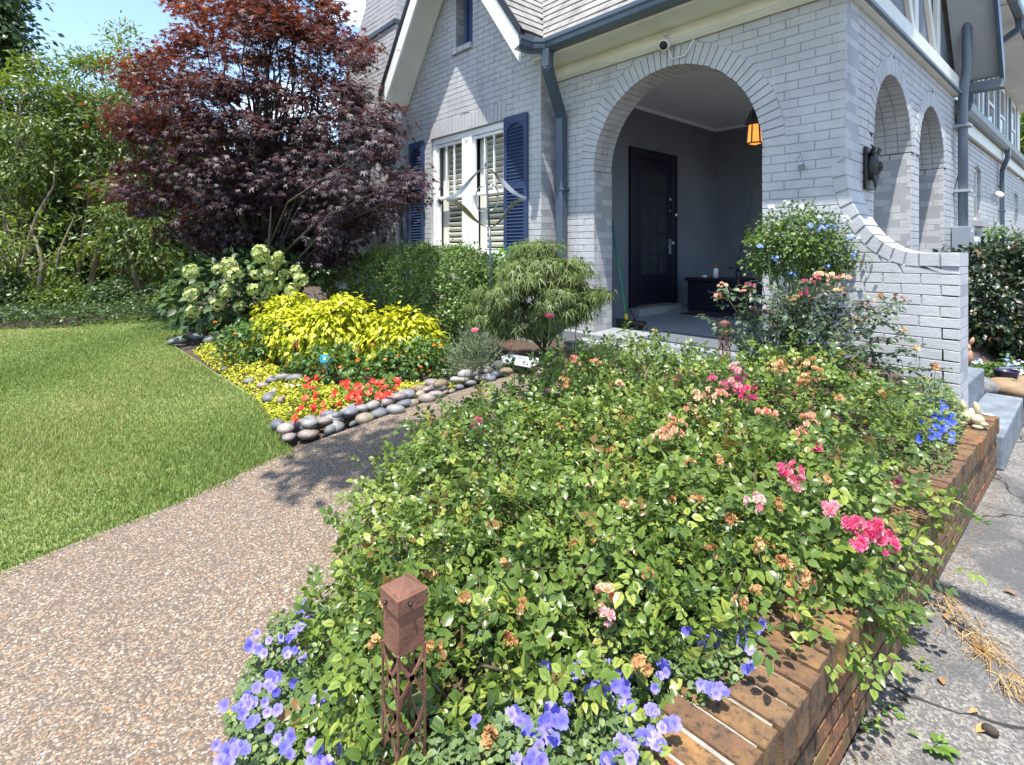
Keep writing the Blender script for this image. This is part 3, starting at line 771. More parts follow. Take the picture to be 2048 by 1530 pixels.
# rear eave and upper storey
e = MB(); e.box((-1.41, 9.3, 3.02), (-1.37, 27, 3.20)); e.build('fascia', M['cream'], house, .004)
g = MB(); prof = [(-1.37, 3.21), (-1.30, 3.20), (-1.265, 3.25), (-1.25, 3.33), (-1.27, 3.335), (-1.285, 3.27), (-1.31, 3.225), (-1.37, 3.23)]
g.prism([(x, 9.25, z) for x, z in prof], (0, 17.8, 0)); g.build('gutter', M['slate_light'], house)
e = MB(); e.prism([(-1.30, 9.3, 3.33), (-1.9, 9.3, 3.75), (-1.9, 9.3, 3.60), (-1.34, 9.3, 3.22)], (0, 17.6, 0)); e.build('eave_roof', M['shingle'], house)
u = MB(); u.box((-1.95, 9.6, 3.4), (-1.72, 20, 5.35)); uw = u.build('dormer_wall', M['cream'], house)
for k in range(5):
    for (a, b) in ((10.6, 11.2), (12.6, 13.2), (14.4, 15.1), (16.0, 16.7), (18.0, 18.7))[k:k + 1]:
        w = MB(); w.mat(M['white']); X = -1.72
        w.box((X, a - .09, 3.75), (X + .03, a, 5.05)); w.box((X, b, 3.75), (X + .03, b + .09, 5.05)); w.box((X, a, 4.96), (X + .03, b, 5.05)); w.box((X, a, 3.75), (X + .04, b, 3.84)); w.box((X, a, 4.36), (X + .025, b, 4.42))
        wo_ = w.build('window', None, house, .003)
        g = MB(); g.box((X - .002, a, 3.84), (X + .008, b, 4.96)); g.build('pane', M['glass'], wo_)
        for s in (a - .36, b + .12):
            sh = MB(); sh.box((X + .002, s, 3.72), (X + .03, s + .24, 5.08))
            for q in range(22): sh.box((X + .03, s + .035, 3.80 + q * .056), (X + .038, s + .205, 3.835 + q * .056))
            sh.build('shutter', M['slate_light'], house)
e = MB(); e.prism([(-1.72, 9.5, 5.15), (-1.1, 9.5, 5.15), (-1.1, 9.5, 5.30), (-1.95, 9.5, 6.0), (-1.95, 9.5, 5.36)], (0, 10.7, 0)); e.build('dormer_eave', M['cream'], house)
e = MB(); e.prism([(-1.08, 9.45, 5.29), (-2.2, 9.45, 6.35), (-2.2, 9.45, 6.43), (-1.02, 9.45, 5.33)], (0, 10.9, 0)); e.build('dormer_roof', M['shingle'], house)
g = MB(); g.box((-1.09, 9.45, 5.17), (-0.98, 20.3, 5.30)); g.build('gutter', M['slate_light'], house, .02)
def spout(name, pts, w=0.075, h=0.10, m='slate', parent=None):
    d = MB()
    for p, q in zip(pts, pts[1:]): d.bar(p, q, w, h, up=(0.02, -1, 0.01))
    for p in pts[1:-1]: d.ball(p, (w * .56, h * .53, w * .56), 10)
    for z in (0.9, 2.1):
        if pts[-1][2] < z < pts[-2][2]: x, y, _ = pts[-1]; d.box((x - w * .7, y - h * .55, z), (x + w * .7, y + h * .75, z + .025))
    return d.build(name, M[m], parent or house, .012)
spout('downspout', [(-1.30, 13.25, 3.24), (-1.30, 13.25, 3.08), (-1.38, 13.3, 2.85), (-1.38, 13.3, 0.2)])
spout('downspout', [(-1.05, 12.1, 5.2), (-1.05, 12.1, 5.02), (-1.66, 12.1, 4.6), (-1.66, 12.1, 3.6)], .09, .10)
spout('downspout', [(-1.30, 18.3, 3.24), (-1.30, 18.3, 3.08), (-1.38, 18.3, 2.85), (-1.38, 18.3, 0.2)])
# porch inside
p = MB(); p.prism([(-4.46, 5.14, 0.2), (-4.40, 5.14, 0.2), (-4.40, 8.5, 0.2), (-4.46, 8.5, 0.2)], (0, 0, 3.3)); p.build('door_wall', M['stucco'], house)
p = MB(); p.box((-4.5, 8.45, 0.2), (-1.75, 8.52, 3.5)); p.build('porch_end_wall', M['stucco'], house)
c = MB(); c.box((-4.45, 5.1, 3.40), (-1.7, 8.5, 3.43)); cl = c.build('porch_ceiling', M['ceil'], house)
for k in range(38):
    y = 5.145 + k * 0.087
    b = MB(); b.box((-4.40, y, 3.384), (-1.75, y + .082, 3.399)); b.build('ceiling_board', M['ceil'], cl)
t = MB(); t.box((-4.40, 5.14, 3.34), (-4.375, 8.45, 3.383)); t.box((-4.375, 8.425, 3.34), (-1.75, 8.45, 3.383)); t.build('ceiling_trim', M['white'], cl)
p = MB(); V = [(-4.4, 4.70, .46), (-1.75, 4.70, .46), (-1.75, 8.46, .60), (-4.4, 8.46, .60)]
p.prism([(a, b, c - .3) for a, b, c in V], (0, 0, .3)); p.build('porch_floor', M['floor'], house, .006)
st = MB(); st.box((-4.02, 4.36, 0.10), (-2.0, 4.70, 0.41)); st.build('step', M['floor'], house, .01)
def floor_z(y): return .46 + .14 * (y - 4.7) / 3.76
# front door on the west wall of the porch
DX, D0, D1 = -4.40, 6.07, 7.22
d = MB(); d.mat(M['door'])
z0 = floor_z(6.6) + .09; z1 = 2.80
d.box((DX, D0, z0), (DX + .05, D0 + .12, z1)); d.box((DX, D1 - .12, z0), (DX + .05, D1, z1)); d.box((DX, D0 + .12, z1 - .13), (DX + .05, D1 - .12, z1))
door = d.build('door', None, house, .005)
l = MB(); a, b = D0 + .125, D1 - .125; l0, l1 = z0 + .02, z1 - .135
l.box((DX, a, l0), (DX + .03, b, l1)); 
l.box((DX + .03, a, l0), (DX + .042, a + .11, l1)); l.box((DX + .03, b - .17, l0), (DX + .042, b, l1)); l.box((DX + .03, a + .11, l1 - .17), (DX + .042, b - .17, l1)); l.box((DX + .03, a + .11, l0), (DX + .042, b - .17, l0 + .42))
lf = l.build('door_leaf', M['door'], door, .003)
pa, pb, p0, p1 = a + .11, b - .17, l0 + .42, l1 - .17
for i in range(3):
    for j in range(5):
        g = MB(); ya = pa + (pb - pa) * i / 3; za = p0 + (p1 - p0) * j / 5
        g.box((DX + .030, ya + .012, za + .012), (DX + .034, ya + (pb - pa) / 3 - .012, za + (p1 - p0) / 5 - .012)); g.build('door_pane', M['glass'], door)
mm = MB()
for i in range(4): y = pa + (pb - pa) * i / 3; mm.box((DX + .03, y - .011, p0), (DX + .044, y + .011, p1))
for j in range(6): z = p0 + (p1 - p0) * j / 5; mm.box((DX + .0302, pa, z - .010), (DX + .0435, pb, z + .010))
mm.build('glazing_bar', M['muntin'], door)
k = MB(); k.ball((DX + .09, b - .075, l0 + .86), .03, 12); k.tube([(DX + .04, b - .075, l0 + .86), (DX + .08, b - .075, l0 + .86)], .014, 8); k.bar((DX + .045, b - .075, l0 + .70), (DX + .045, b - .075, l0 + .92), .05, .012, up=(1, 0, 0)); k.build('door_handle', M['grey_metal'], door)
k = MB(); k.lathe([(.0, -.0), (.024, 0), (.024, .014), (.012, .02)], (DX + .043, b - .07, l0 + 1.50), 14, (1, 0, 0)); k.lathe([(.0, 0), (.016, 0), (.016, .01)], (DX + .043, b - .07, l0 + 1.33), 12, (1, 0, 0)); k.build('door_lock', M['grey_metal'], door)
k = MB(); k.lathe([(0, 0), (.022, 0), (.022, .012), (.01, .018)], (DX + .051, D1 - .05, l0 + 1.28), 12, (1, 0, 0)); k.build('doorbell', M['plastic'], door)
t = MB(); t.box((DX, D0 - .03, floor_z(6) - .02), (DX + .20, D1 + .05, z0 - .002)); t.build('threshold', M['floor'], door, .006)
# frieze, soffit, gutter of the porch
f = MB(); f.box((-4.55, FY - .035, 3.44), (-1.40, FY + .1, 3.60)); f.build('frieze_board', M['cream'], house, .004)
f = MB(); f.prism([(-4.55, FY - .035, 3.43), (-4.55, FY - .085, 3.455), (-4.55, FY - .07, 3.475), (-4.55, FY - .035, 3.50)], (3.2, 0, 0)); f.build('crown_moulding', M['cream'], house)
f = MB(); f.box((-4.55, 4.40, 3.601), (-1.0, FY + .1, 3.62)); f.build('soffit', M['cream'], house, .004)
f = MB(); f.box((-4.30, 4.37, 3.58), (-1.0, 4.40, 3.75)); f.build('fascia', M['cream'], house, .004)
def gutter_run(pts, name='gutter'):
    prof = [(0.0, 0.0), (0.075, -0.005), (0.11, 0.03), (0.115, 0.07), (0.13, 0.09), (0.13, 0.13), (0.118, 0.13), (0.105, 0.08), (0.09, 0.035), (0.012, 0.012)]
    g = MB(); V = []; n = len(prof)
    for i, p in enumerate(pts):
        p = Vector(p); a = (Vector(pts[i]) - Vector(pts[i - 1])).normalized() if i else None; b = (Vector(pts[i + 1]) - p).normalized() if i < len(pts) - 1 else None
        d = ((a or b) + (b or a)).normalized(); o_ = Vector((d.y, -d.x, 0)); s = 1 / max(.6, (a or b).dot(d))
        for r, z in prof: V.append(p + o_ * (r * s) + Vector((0, 0, z)))
    F = []
    for i in range(len(pts) - 1):
        for k in range(n): q = (k + 1) % n; F.append((i * n + k, i * n + q, i * n + n + q, i * n + n + k))
    F.append(tuple(range(n))); F.append(tuple(range((len(pts) - 1) * n, len(pts) * n))[::-1])
    g.add(V, F); return g.build(name, M['slate'], house)
gutter_run([(-4.42, 4.00, 3.60), (-4.40, 4.22, 3.60), (-4.24, 4.37, 3.60), (-0.98, 4.37, 3.60)])
spout('downspout', [(-4.20, 4.30, 3.62), (-4.21, 4.31, 3.42), (-4.395, 4.735, 2.98), (-4.395, 4.735, 0.35)], .105, .10)
spout('downspout', [(-7.70, 4.30, 2.66), (-7.62, 4.31, 2.60), (-7.52, 4.46, 2.45), (-7.52, 4.46, 0.35)], .09, .07)
# roofs: decks with single shingles
def roof_z_g(X): return 6.05 - PITCH * abs(X - GX)
def roof_z_p(Y): return 3.74 + PITCH * (Y - 4.33)
dk = MB(); dk.prism([(-0.97, 4.33, 3.72), (-4.30, 4.33, 3.72), (-6.9, 7.0, 7.37), (-0.97, 7.0, 7.37)], (0, 0, -.10))
roof = dk.build('roof', M['shingle'], house)
dk = MB(); dk.prism([(-0.97, 7.0, 7.37), (-6.9, 7.0, 7.37), (-6.9, 9.60, 3.80), (-0.97, 9.60, 3.80)], (0, 0, -.10)); dk.build('roof_slope', M['shingle'], house)
dk = MB(); dk.prism([(GX, 4.08, 6.03), (-4.40, 4.08, 6.03 - PITCH * 1.58), (-4.32, 4.36, 6.03 - PITCH * 1.66), (GX, 7.0, 6.03)], (0, 0, -.10)); dk.build('gable_roof', M['shingle'], house)
dk = MB(); dk.prism([(GX, 4.08, 6.03), (GX, 8, 6.03), (-7.66, 8, 6.03 - PITCH * 1.68), (-7.66, 4.08, 6.03 - PITCH * 1.68)], (0, 0, -.10)); dk.build('gable_roof', M['shingle'], house)
sl = math.sqrt(1 + PITCH ** 2); up_p = Vector((0, 1 / sl, PITCH / sl)); nr_p = Vector((0, -PITCH / sl, 1 / sl)); up_g = Vector((-1 / sl, 0, PITCH / sl)); nr_g = Vector((PITCH / sl, 0, 1 / sl))
def shingle(o_, along, up, nr, a, b, s0, ex, cut=None):
    """one tab from a to b along the row, its butt edge at slope distance s0"""
    t0, t1 = .016 + random.uniform(0, .004), .004
    q = []
    for (x, s, h) in ((a, s0, t0), (b, s0, t0), (b, s0 + ex * 1.12, t1), (a, s0 + ex * 1.12, t1)): q.append(o_ + along * x + up * s + nr * h)
    m = MB(); V = q + [p - nr * .012 for p in q]
    m.add(V, [(0, 1, 2, 3), (0, 4, 5, 1), (1, 5, 6, 2), (3, 7, 4, 0)]); return m.build('shingle', M['shingle'], roof)
EXPO = 0.145; rr = random.Random(5)
for i in range(14):
    s0 = i * EXPO; Yr = 4.33 + s0 / sl; xv = -Yr + .036
    x = -0.97; e = x - rr.uniform(.1, .3)
    while x > xv - .02:
        e = max(e, xv - .06)
        shingle(Vector((0, 4.33, 3.74)), Vector((-1, 0, 0)), up_p, nr_p, -x, -e + .004 - .008, s0, EXPO)
        x = e; e = x - rr.choice((.17, .22, .30, .34))
        if x <= xv - .05: break
for i in range(14):
    s0 = i * EXPO; Xr = -4.35 - s0 / sl; yv = -Xr + .06
    y = 4.07; e = y + rr.uniform(.08, .3)
    while y < yv:
        e = min(e, yv + .05)
        shingle(Vector((-4.35, 0, roof_z_g(-4.35))), Vector((0, 1, 0)), up_g, nr_g, y, e - .004, s0, EXPO)
        y = e; e = y + rr.choice((.17, .22, .30))
        if y >= yv + .04: break
# verge of the front gable
def slope_board(name, y0, y1, za, zb, m, xl=-7.43, xr=-4.42, parent=None):
    for x_end in (xl, xr):
        b = MB(); dz = PITCH * abs(x_end - GX)
        b.prism([(GX, y0, za), (x_end, y0, za - dz), (x_end, y0, zb - dz), (GX, y0, zb)], (0, y1 - y0, 0)); b.build(name, m, house)
slope_board('bargeboard', 4.07, 4.10, 5.93, 5.63, M['white'])
slope_board('drip_edge', 4.055, 4.12, 6.06, 5.935, M['black'], -7.6, -4.38)
slope_board('verge_soffit', 4.101, GY + .02, 5.93, 5.90, M['cream'], -7.60, -4.36)
slope_board('verge_moulding', GY - .05, GY - .012, 5.90, 5.82, M['cream'], -7.58, -4.6)
b = MB(); b.box((-7.70, 4.08, 3.35), (-7.43, 4.36, 3.56)); b.build('eave_return', M['cream'], house, .006)
# attic window
a = MB(); a.box((-6.20, GY + .13, 4.24), (-5.87, GY + .17, 5.4)); aw = a.build('attic_window', M['navy'], house)
a = MB(); a.box((-6.19, GY + .10, 4.245), (-6.13, GY + .13, 5.4)); a.box((-5.93, GY + .10, 4.245), (-5.872, GY + .13, 5.4)); a.box((-6.13, GY + .10, 4.245), (-5.93, GY + .13, 4.30)); a.build('sash', M['navy'], aw, .003)
# the pair of sash windows
w = MB(); w.mat(M['white']); y0, y1 = GY + .045, GY + .125
mid = (WX0 + WX1) / 2
w.box((WX0 + .003, y0, WZ0 + .05), (WX0 + .075, y1, WZ1 - .003)); w.box((WX1 - .075, y0, WZ0 + .05), (WX1 - .003, y1, WZ1 - .003)); w.box((mid - .11, y0 - .02, WZ0 + .05), (mid + .11, y1, WZ1 - .085)); w.box((WX0 + .075, y0 - .01, WZ1 - .085), (WX1 - .075, y1, WZ1 - .003))
w.box((WX0 - .04, GY - .05, WZ0), (WX1 + .04, y1, WZ0 + .048)); win = w.build('window', None, house, .004)
n_ = MB(); 
for x in (mid - .022, mid + .012): n_.box((x, y0 - .024, WZ1 - .17), (x + .012, y0 - .0205, WZ1 - .12)); n_.box((x - .006, y0 - .0238, WZ1 - .132), (x + .006, y0 - .0206, WZ1 - .126))
n_.build('window_number', M['grey_metal'], win)
for xa, xb in ((WX0 + .075, mid - .11), (mid + .11, WX1 - .075)):
    for zb, zt, yy_ in ((2.15, WZ1 - .09, y0 + .012), (WZ0 + .05, 2.19, y0 + .045)):
        s = MB(); f = .045
        s.box((xa, yy_, zb), (xa + f, yy_ + .03, zt)); s.box((xb - f, yy_, zb), (xb, yy_ + .03, zt)); s.box((xa + f, yy_, zt - f), (xb - f, yy_ + .03, zt)); s.box((xa + f, yy_, zb), (xb - f, yy_ + .03, zb + f))
        if zb > 2:
            for q in (1, 2): x = xa + f + (xb - xa - 2 * f) * q / 3; s.box((x - .011, yy_ + .003, zb + f), (x + .011, yy_ + .028, zt - f))
        s.build('sash', M['white'], win, .003)
    # plantation shutter behind the panes
    lf = MB(); lf.box((xa, y1 + .055, WZ0), (xa + .15, y1 + .08, WZ1)); lf.box((xb - .03, y1 + .055, WZ0), (xb, y1 + .08, WZ1)); lf.box((xa + .15, y1 + .055, WZ1 - .12), (xb - .03, y1 + .08, WZ1)); lf.build('blind_frame', M['cream'], win, .003)
    z = WZ0 + .06
    while z < WZ1 - .14:
        lv = MB(); lv.bar((xa + .15, y1 + .067, z + .034), (xb - .03, y1 + .067, z + .034), .075, .009, up=(0, .62, .78)); lv.build('louvre', M['cream'], win)
        z += .078
bx = MB(); bx.box((WX0 - .1, y1 + .16, WZ0), (WX1 + .1, y1 + .18, WZ1)); bx.build('dark_room_sheet', M['black'], win)  # black sheet behind the louvres, the unlit room's darkness put into its colour
# louvred shutters
def shutter(x0, x1, z0, z1):
    y = GY - .045; s = MB(); f = .055
    s.box((x0, y, z0), (x0 + f, y + .035, z1)); s.box((x1 - f, y, z0), (x1, y + .035, z1)); s.box((x0 + f, y, z1 - .10), (x1 - f, y + .035, z1)); s.box((x0 + f, y, z0), (x1 - f, y + .035, z0 + .1)); zm = z0 + (z1 - z0) * .5
    s.box((x0 + f, y, zm - .045), (x1 - f, y + .035, zm + .045)); s.box((x0 + f, y + .026, z0 + .1), (x1 - f, y + .034, z1 - .1))
    pl = [(x0 + f, y + .001, z1 - .10)]
    for k in range(9): t = k / 8; pl.append((x0 + f + (x1 - x0 - 2 * f) * t, y + .001, z1 - .10 - .07 * (2 * t - 1) ** 2 - .001))
    pl.append((x1 - f, y + .001, z1 - .10)); s.prism(pl[1:-1] + [(x1 - f, y + .001, z1 - .099), (x0 + f, y + .001, z1 - .099)], (0, .024, 0))
    o = s.build('shutter', M['navy'], house, .003)
    for a, b in ((z0 + .1, zm - .045), (zm + .045, z1 - .125)):
        n = int((b - a) / .042)
        for k in range(n):
            z = a + (b - a) * (k + .5) / n
            q = MB(); q.bar((x0 + f, y + .016, z), (x1 - f, y + .016, z),   .032, .007, up=(0, -.75, .66)); q.build('slat', M['navy'], o)
shutter(-5.178, -4.755, 1.32, 3.07); shutter(-7.462, -7.055, 1.32, 3.07)
# timbered gable end over the side arches
bm = MB(); bm.prism([(-1.44, 4.45, 3.42), (-1.36, 4.45, 3.42), (-1.36, 4.45, 3.66), (-1.44, 4.45, 3.66)], (0, 4.72, 0)); bm.build('beam', M['cream'], house, .006)
bm = MB(); bm.box((-1.36, 4.45, 3.425), (-1.325, 9.15, 3.46)); bm.build('beam_moulding', M['slate_light'], house, .005)
g = MB(); g.prism([(-1.62, 4.6, 3.5), (-1.62, 9.3, 3.5), (-1.62, 9.3, 3.9), (-1.62, 7.0, 7.1), (-1.62, 4.6, 3.9)], (.12, 0, 0)); g.build('timber_gable_panel', M['timberfill'], house)
for p, q, w_ in (((-1.47, 5.0, 3.66), (-1.47, 5.0, 4.5), .13), ((-1.47, 6.05, 3.66), (-1.47, 6.05, 5.9), .13), ((-1.47, 7.25, 3.66), (-1.47, 7.25, 6.8), .14), ((-1.47, 8.35, 3.66), (-1.47, 8.35, 5.3), .15), ((-1.475, 6.1, 3.7), (-1.475, 5.2, 4.9), .11), ((-1.475, 7.2, 3.7), (-1.475, 6.2, 5.3), .11), ((-1.475, 8.3, 3.7), (-1.475, 7.4, 5.0), .11)):
    t = MB(); t.bar(p, q, .05, w_, up=(0, 1, 0) if p[1] == q[1] else (0, .8, .6)); t.build('timber', M['cream'], house, .005)
# rear verge of that gable
for nm, x0, x1, za, zb, m in (('verge_soffit', -1.45, -1.0, 0.0, -.03, 'ltstucco'), ('verge_board', -1.0, -.955, .12, -.22, 'slate')):
    b = MB(); top = (7.0, 7.30); bot = (9.45, 7.30 - PITCH * 2.62)
    b.prism([(x0, top[0], top[1] + za), (x0, bot[0], bot[1] + za), (x0, bot[0], bot[1] + zb), (x0, top[0], top[1] + zb)], (x1 - x0, 0, 0)); b.build(nm, M[m], house)
b = MB(); b.box((-1.45, 9.35, 3.50), (-.96, 9.50, 3.62)); b.build('eave_box', M['timberfill'], house, .005)
# electricity mast, meter and wires on the corner
mt = MB(); X = -1.33
mt.tube([(X, 9.12, 1.70), (X, 9.12, 3.35), (X + .01, 9.11, 3.5), (X + .05, 9.06, 3.75), (X + .06, 9.05, 6.0)], .053, 12); mt.build('mast_pipe', M['slate_light'], house)
for z in (2.15, 3.0): c = MB(); c.box((X - .10, 9.03, z), (X + .09, 9.21, z + .035)); c.build('pipe_strap', M['grey_metal'], house, .004)
b = MB(); b.box((-1.41, 8.88, 1.36), (-1.22, 9.18, 1.70)); b.build('meter_cabinet', M['meterbox'], house, .008)
b = MB(); b.box((-1.219, 8.93, 1.63), (-1.216, 9.0, 1.66)); b.build('cabinet_sticker', M['plastic'], house)
b = MB(); b.lathe([(.0, 0), (.105, 0), (.105, .05), (.09, .06), (.085, .16), (.07, .19), (.0, .19)], (-1.40, 9.55, 1.50), 18, (1, 0, 0)); b.lathe([(0, 0), (.11, 0), (.11, .03)], (-1.42, 9.55, 1.50), 18, (1, 0, 0)); b.build('electric_meter', M['grey_metal'], house)
b = MB(); b.tube([(-1.37, 9.55, 1.42), (-1.36, 9.55, 1.30)], .03, 8); b.build('meter_conduit', M['meterbox'], house)

# ================================================================== THINGS BUILT BY HAND
# brick planter along the drive
pw = thing('planter_wall', 'low weathered brown brick planter wall with a brick-on-edge cap beside the driveway', 'wall', (-0.6, 2.4, 0))
PY0, PY1, PX = 0.30, 4.56, -0.50
pl = Wall((PX, 0, 0), (0, 1, 0), (1, 0, 0), 0.19)
b, core = pl.courses(lambda z: [(PY0, PY1)], 0.0, 0.262, ch=0.0655, mod=0.21, joint=0.011, jit=.003, seed=21, rec=.012)
core.box((PX - .19, PY0 + .01, 0.24), (PX - .006, PY1 - .01, 0.351))
o = core.build('mortar', M['pmortar'], pw); emit_bricks('planter', o, b, M['pbrick'])
y = PY0; r_ = random.Random(3); capb = []
while y < PY1 - .05:
    x0, x1 = PX - .20 + r_.uniform(-.006, .006), PX + .012 + r_.uniform(-.007, .007); z1 = .36 + r_.uniform(-.005, .005); wd = .064 + r_.uniform(-.003, .003)
    V = []
    e = .003
    for (a, c, z) in ((x0 + e, y + e, z1), (x1 - e, y + e, z1), (x1 - e, y + wd - e, z1), (x0 + e, y + wd - e, z1)): V.append((a, c, z))
    for (a, c) in ((x0, y), (x1, y), (x1, y + wd), (x0, y + wd)): V.append((a, c, z1 - e))
    for (a, c) in ((x0, y), (x1, y), (x1, y + wd), (x0, y + wd)): V.append((a, c, .266))
    capb.append(np.array(V)); y += wd + .013
emit_bricks('planter', o, capb, M['pbrick'])
for wy, N in ((PY1, (0, 1, 0)), (PY0, (0, -1, 0))):
    ew = Wall((0, wy, 0), (1, 0, 0), N, 0.05); b, _ = ew.courses(lambda z: [(PX - .19, PX - .006)], 0, .262, ch=.0655, mod=.21, seed=5); emit_bricks('planter', o, b, M['pbrick'])
finish_bricks('planter', 300)
def soil(X, Y):
    e = np.interp(Y, [.3, .6, 1.0, 1.5, 3.0, 4.6], [-.95, -1.25, -1.65, -1.9, -1.95, -2.0]); w = np.minimum(np.clip((X - e) / .22, -.5, 1), np.clip((Y - .25) / .15, -.5, 1))
    return gz(X, Y) - .03 + (0.30 + .10 * sstep(2.0, 4.2, Y) - gz(X, Y) * .35) * w
sheet('planter_soil', grade(-2.2, -0.66, 32), grade(0.15, 4.66, 60), lambda X, Y: soil(X, Y) + .010 * np.sin(X * 17) * np.cos(Y * 13), M['soil'])
finish_bricks('house', 300)

# rusted lattice posts
def lattice_post(x, y, zb, label):
    t = thing('lattice_post', label, 'post', (x, y, zb), 'rusted lattice posts in the planter'); a = .031; H = .50
    c = MB(); k = .0355
    c.box((x - k, y - k, zb + H - .034), (x + k, y + k, zb + H)); c.box((x - k + .004, y - k + .004, zb + H), (x + k - .004, y + k - .004, zb + H + .020), .026); cap = c.build('cap', M['rust'], t, .0025)
    s = MB()
    for p, ax in (((x + k, y - .008, zb + H - .014), (1, 0, 0)), ((x - .008, y - k, zb + H - .02), (0, -1, 0))): s.lathe([(0, 0), (.0042, 0), (.0042, .006), (.002, .008)], p, 8, ax)
    s.build('screw', M['iron'], cap)
    h = MB(); h.box((x - a, y - a, zb + H - .118), (x + a, y + a, zb + H - .0345)); h.build('head', M['rust'], t, .002)
    th = .0022
    for i, (nx, ny) in enumerate(((1, 0), (-1, 0), (0, 1), (0, -1))):
        m = MB(); ux, uy = -ny, nx; cx, cy = x + nx * a, y + ny * a
        z0, z1 = zb - .08, zb + H - .112; n = 4; ch = (z1 - z0) / n
        def P(u, z, d=0): return (cx + ux * u + nx * d, cy + uy * u + ny * d, z)
        for q in range(n):
            for s_ in (-1, 1):
                pts = []
                for j in range(9):
                    tt = j / 8; u = s_ * a * math.cos(math.pi * tt); pts.append((u, z0 + (q + tt) * ch))
                for (u0, v0), (u1, v1) in zip(pts, pts[1:]):
                    m.bar(P(u0, v0), P(u1, v1), .0075, th, up=(nx, ny, 0))
            m.bar(P(-.006, z0 + (q + .5) * ch), P(.006, z0 + (q + .5) * ch), .012, th, up=(nx, ny, 0)) 
        m.build('lattice_panel', M['rust'], t)
    e = MB()
    for i, j in ((-1, -1), (1, -1), (1, 1), (-1, 1)): e.box((x + i * a - .002, y + j * a - .002, zb - .08), (x + i * a + .002, y + j * a + .002, zb + H - .118))
    e.build('corner_strip', M['rust'], t)
lattice_post(-0.982, 0.582, 0.205, 'rusted square lattice post standing among the blue petunias, capped, near the camera')
q = atD(1449, 645, 4.3); lattice_post(float(q[0]), float(q[1]), float(q[2]) - .50, 'rusted square lattice post by the porch step behind the faded roses')

# security camera under the soffit
q = onY(1331, 88, FY - .06)
t = thing('security_camera', 'white bullet security camera above the big front arch, its cable looping to the soffit', 'camera', q)
m = MB(); ax = Vector((.15, -.8, -.45)).normalized(); m.lathe([(0, -.075), (.045, -.07), (.055, -.04), (.055, .055), (.051, .06)], q, 18, ax); m.build('camera_body', M['plastic'], t)
m = MB(); m.lathe([(0, .059), (.043, .059), (.043, .063), (.016, .064), (.0, .064)], q, 18, ax); m.build('lens', M['black'], t)
m = MB(); m.tube([q + np.array([0, .03, .02]), q + np.array([0.01, .04, .10])], .016, 8); m.lathe([(0, 0), (.038, 0), (.034, .012)], q + np.array([.01, .0, .085]), 14); m.build('camera_mount', M['plastic'], t)
m = MB(); a = onY(1337, 100, FY - .05); b = onY(1345, 118, FY - .03); c = onY(1370, 110, FY - .03); d = onY(1388, 78, FY - .05); m.tube([q, a, b, c, d], .006, 6); m.build('cable', M['plastic'], t)
q = onX(1998, 389, -1.36)
t = thing('security_camera', 'white security camera on the side wall by the second downspout', 'camera', q)
m = MB(); m.lathe([(0, -.08), (.05, -.07), (.055, 0), (.05, .09), (0, .10)], q, 14, (.3, -.85, -.2)); m.build('camera_body', M['plastic'], t)
m = MB(); m.tube([q + np.array([0, 0, -.02]), q + np.array([-.05, .02, -.12])], .025, 8); m.build('camera_mount', M['plastic'], t)
# bottle opener
q = onY(1601, 325, FY - .012)
t = thing('bottle_opener', 'small metal bottle opener screwed to the brick pier right of the arch', 'bottle opener', q)
m = MB(); R_ = Matrix.Rotation(math.radians(-14), 3, 'Y')
def bo(u, v, d=0): p = R_ @ Vector((u, 0, v)); return (q[0] + p.x, q[1] - d, q[2] + p.z)
m.prism([bo(-.018, .062), bo(.014, .062), bo(.016, -.02), bo(-.018, -.02)], (0, .006, 0)); m.build('back_plate', M['grey_metal'], t, .003)
m = MB(); m.prism([bo(-.022, -.02, .004), bo(.02, -.02, .004), bo(.032, -.058, .026), bo(-.030, -.058, .026)], (0, .008, 0)); m.build('lip', M['steel'], t, .004)
m = MB()
for v in (.045, .012): m.lathe([(0, 0), (.006, 0), (.005, .003)], bo(0, v, .0005), 10, (0, -1, 0))
m.build('screw', M['iron'], t)
# grotesque on the pier corner
q = onX(1738, 340, -1.40)
t = thing('wall_mask', 'dark carved grotesque face hanging on the side pier beside the first side arch', 'wall ornament', q)
m = MB(); m.box((q[0] - .012, q[1] - .10, q[2] - .17), (q[0] + .012, q[1] + .10, q[2] + .19)); m.build('back_plate', M['iron'], t, .008)
m = MB(); m.ball(q + np.array([.03, 0, .03]), (.05, .085, .12), 14, jit=.06, seed=2); m.ball(q + np.array([.075, 0, .02]), (.03, .022, .045), 10); m.ball(q + np.array([.05, -.03, .065]), (.03, .03, .02), 10); m.ball(q + np.array([.05, .03, .065]), (.03, .03, .02), 10)
m.ball(q + np.array([.055, 0, -.03]), (.03, .05, .018), 10); m.build('face', M['iron'], t)
m = MB()
for s in (-1, 1): m.tube([q + np.array([.03, s * .05, .12]), q + np.array([.06, s * .085, .17]), q + np.array([.04, s * .10, .20])], [.022, .016, .004], 8)
m.build('horn', M['iron'], t)
m = MB()
for k in range(7): a = -.06 + .02 * k; m.tube([q + np.array([.05, a, -.05]), q + np.array([.045, a * .7, -.12 - .02 * (3 - abs(k - 3))])], [.014, .003], 6)
m.build('beard', M['iron'], t)

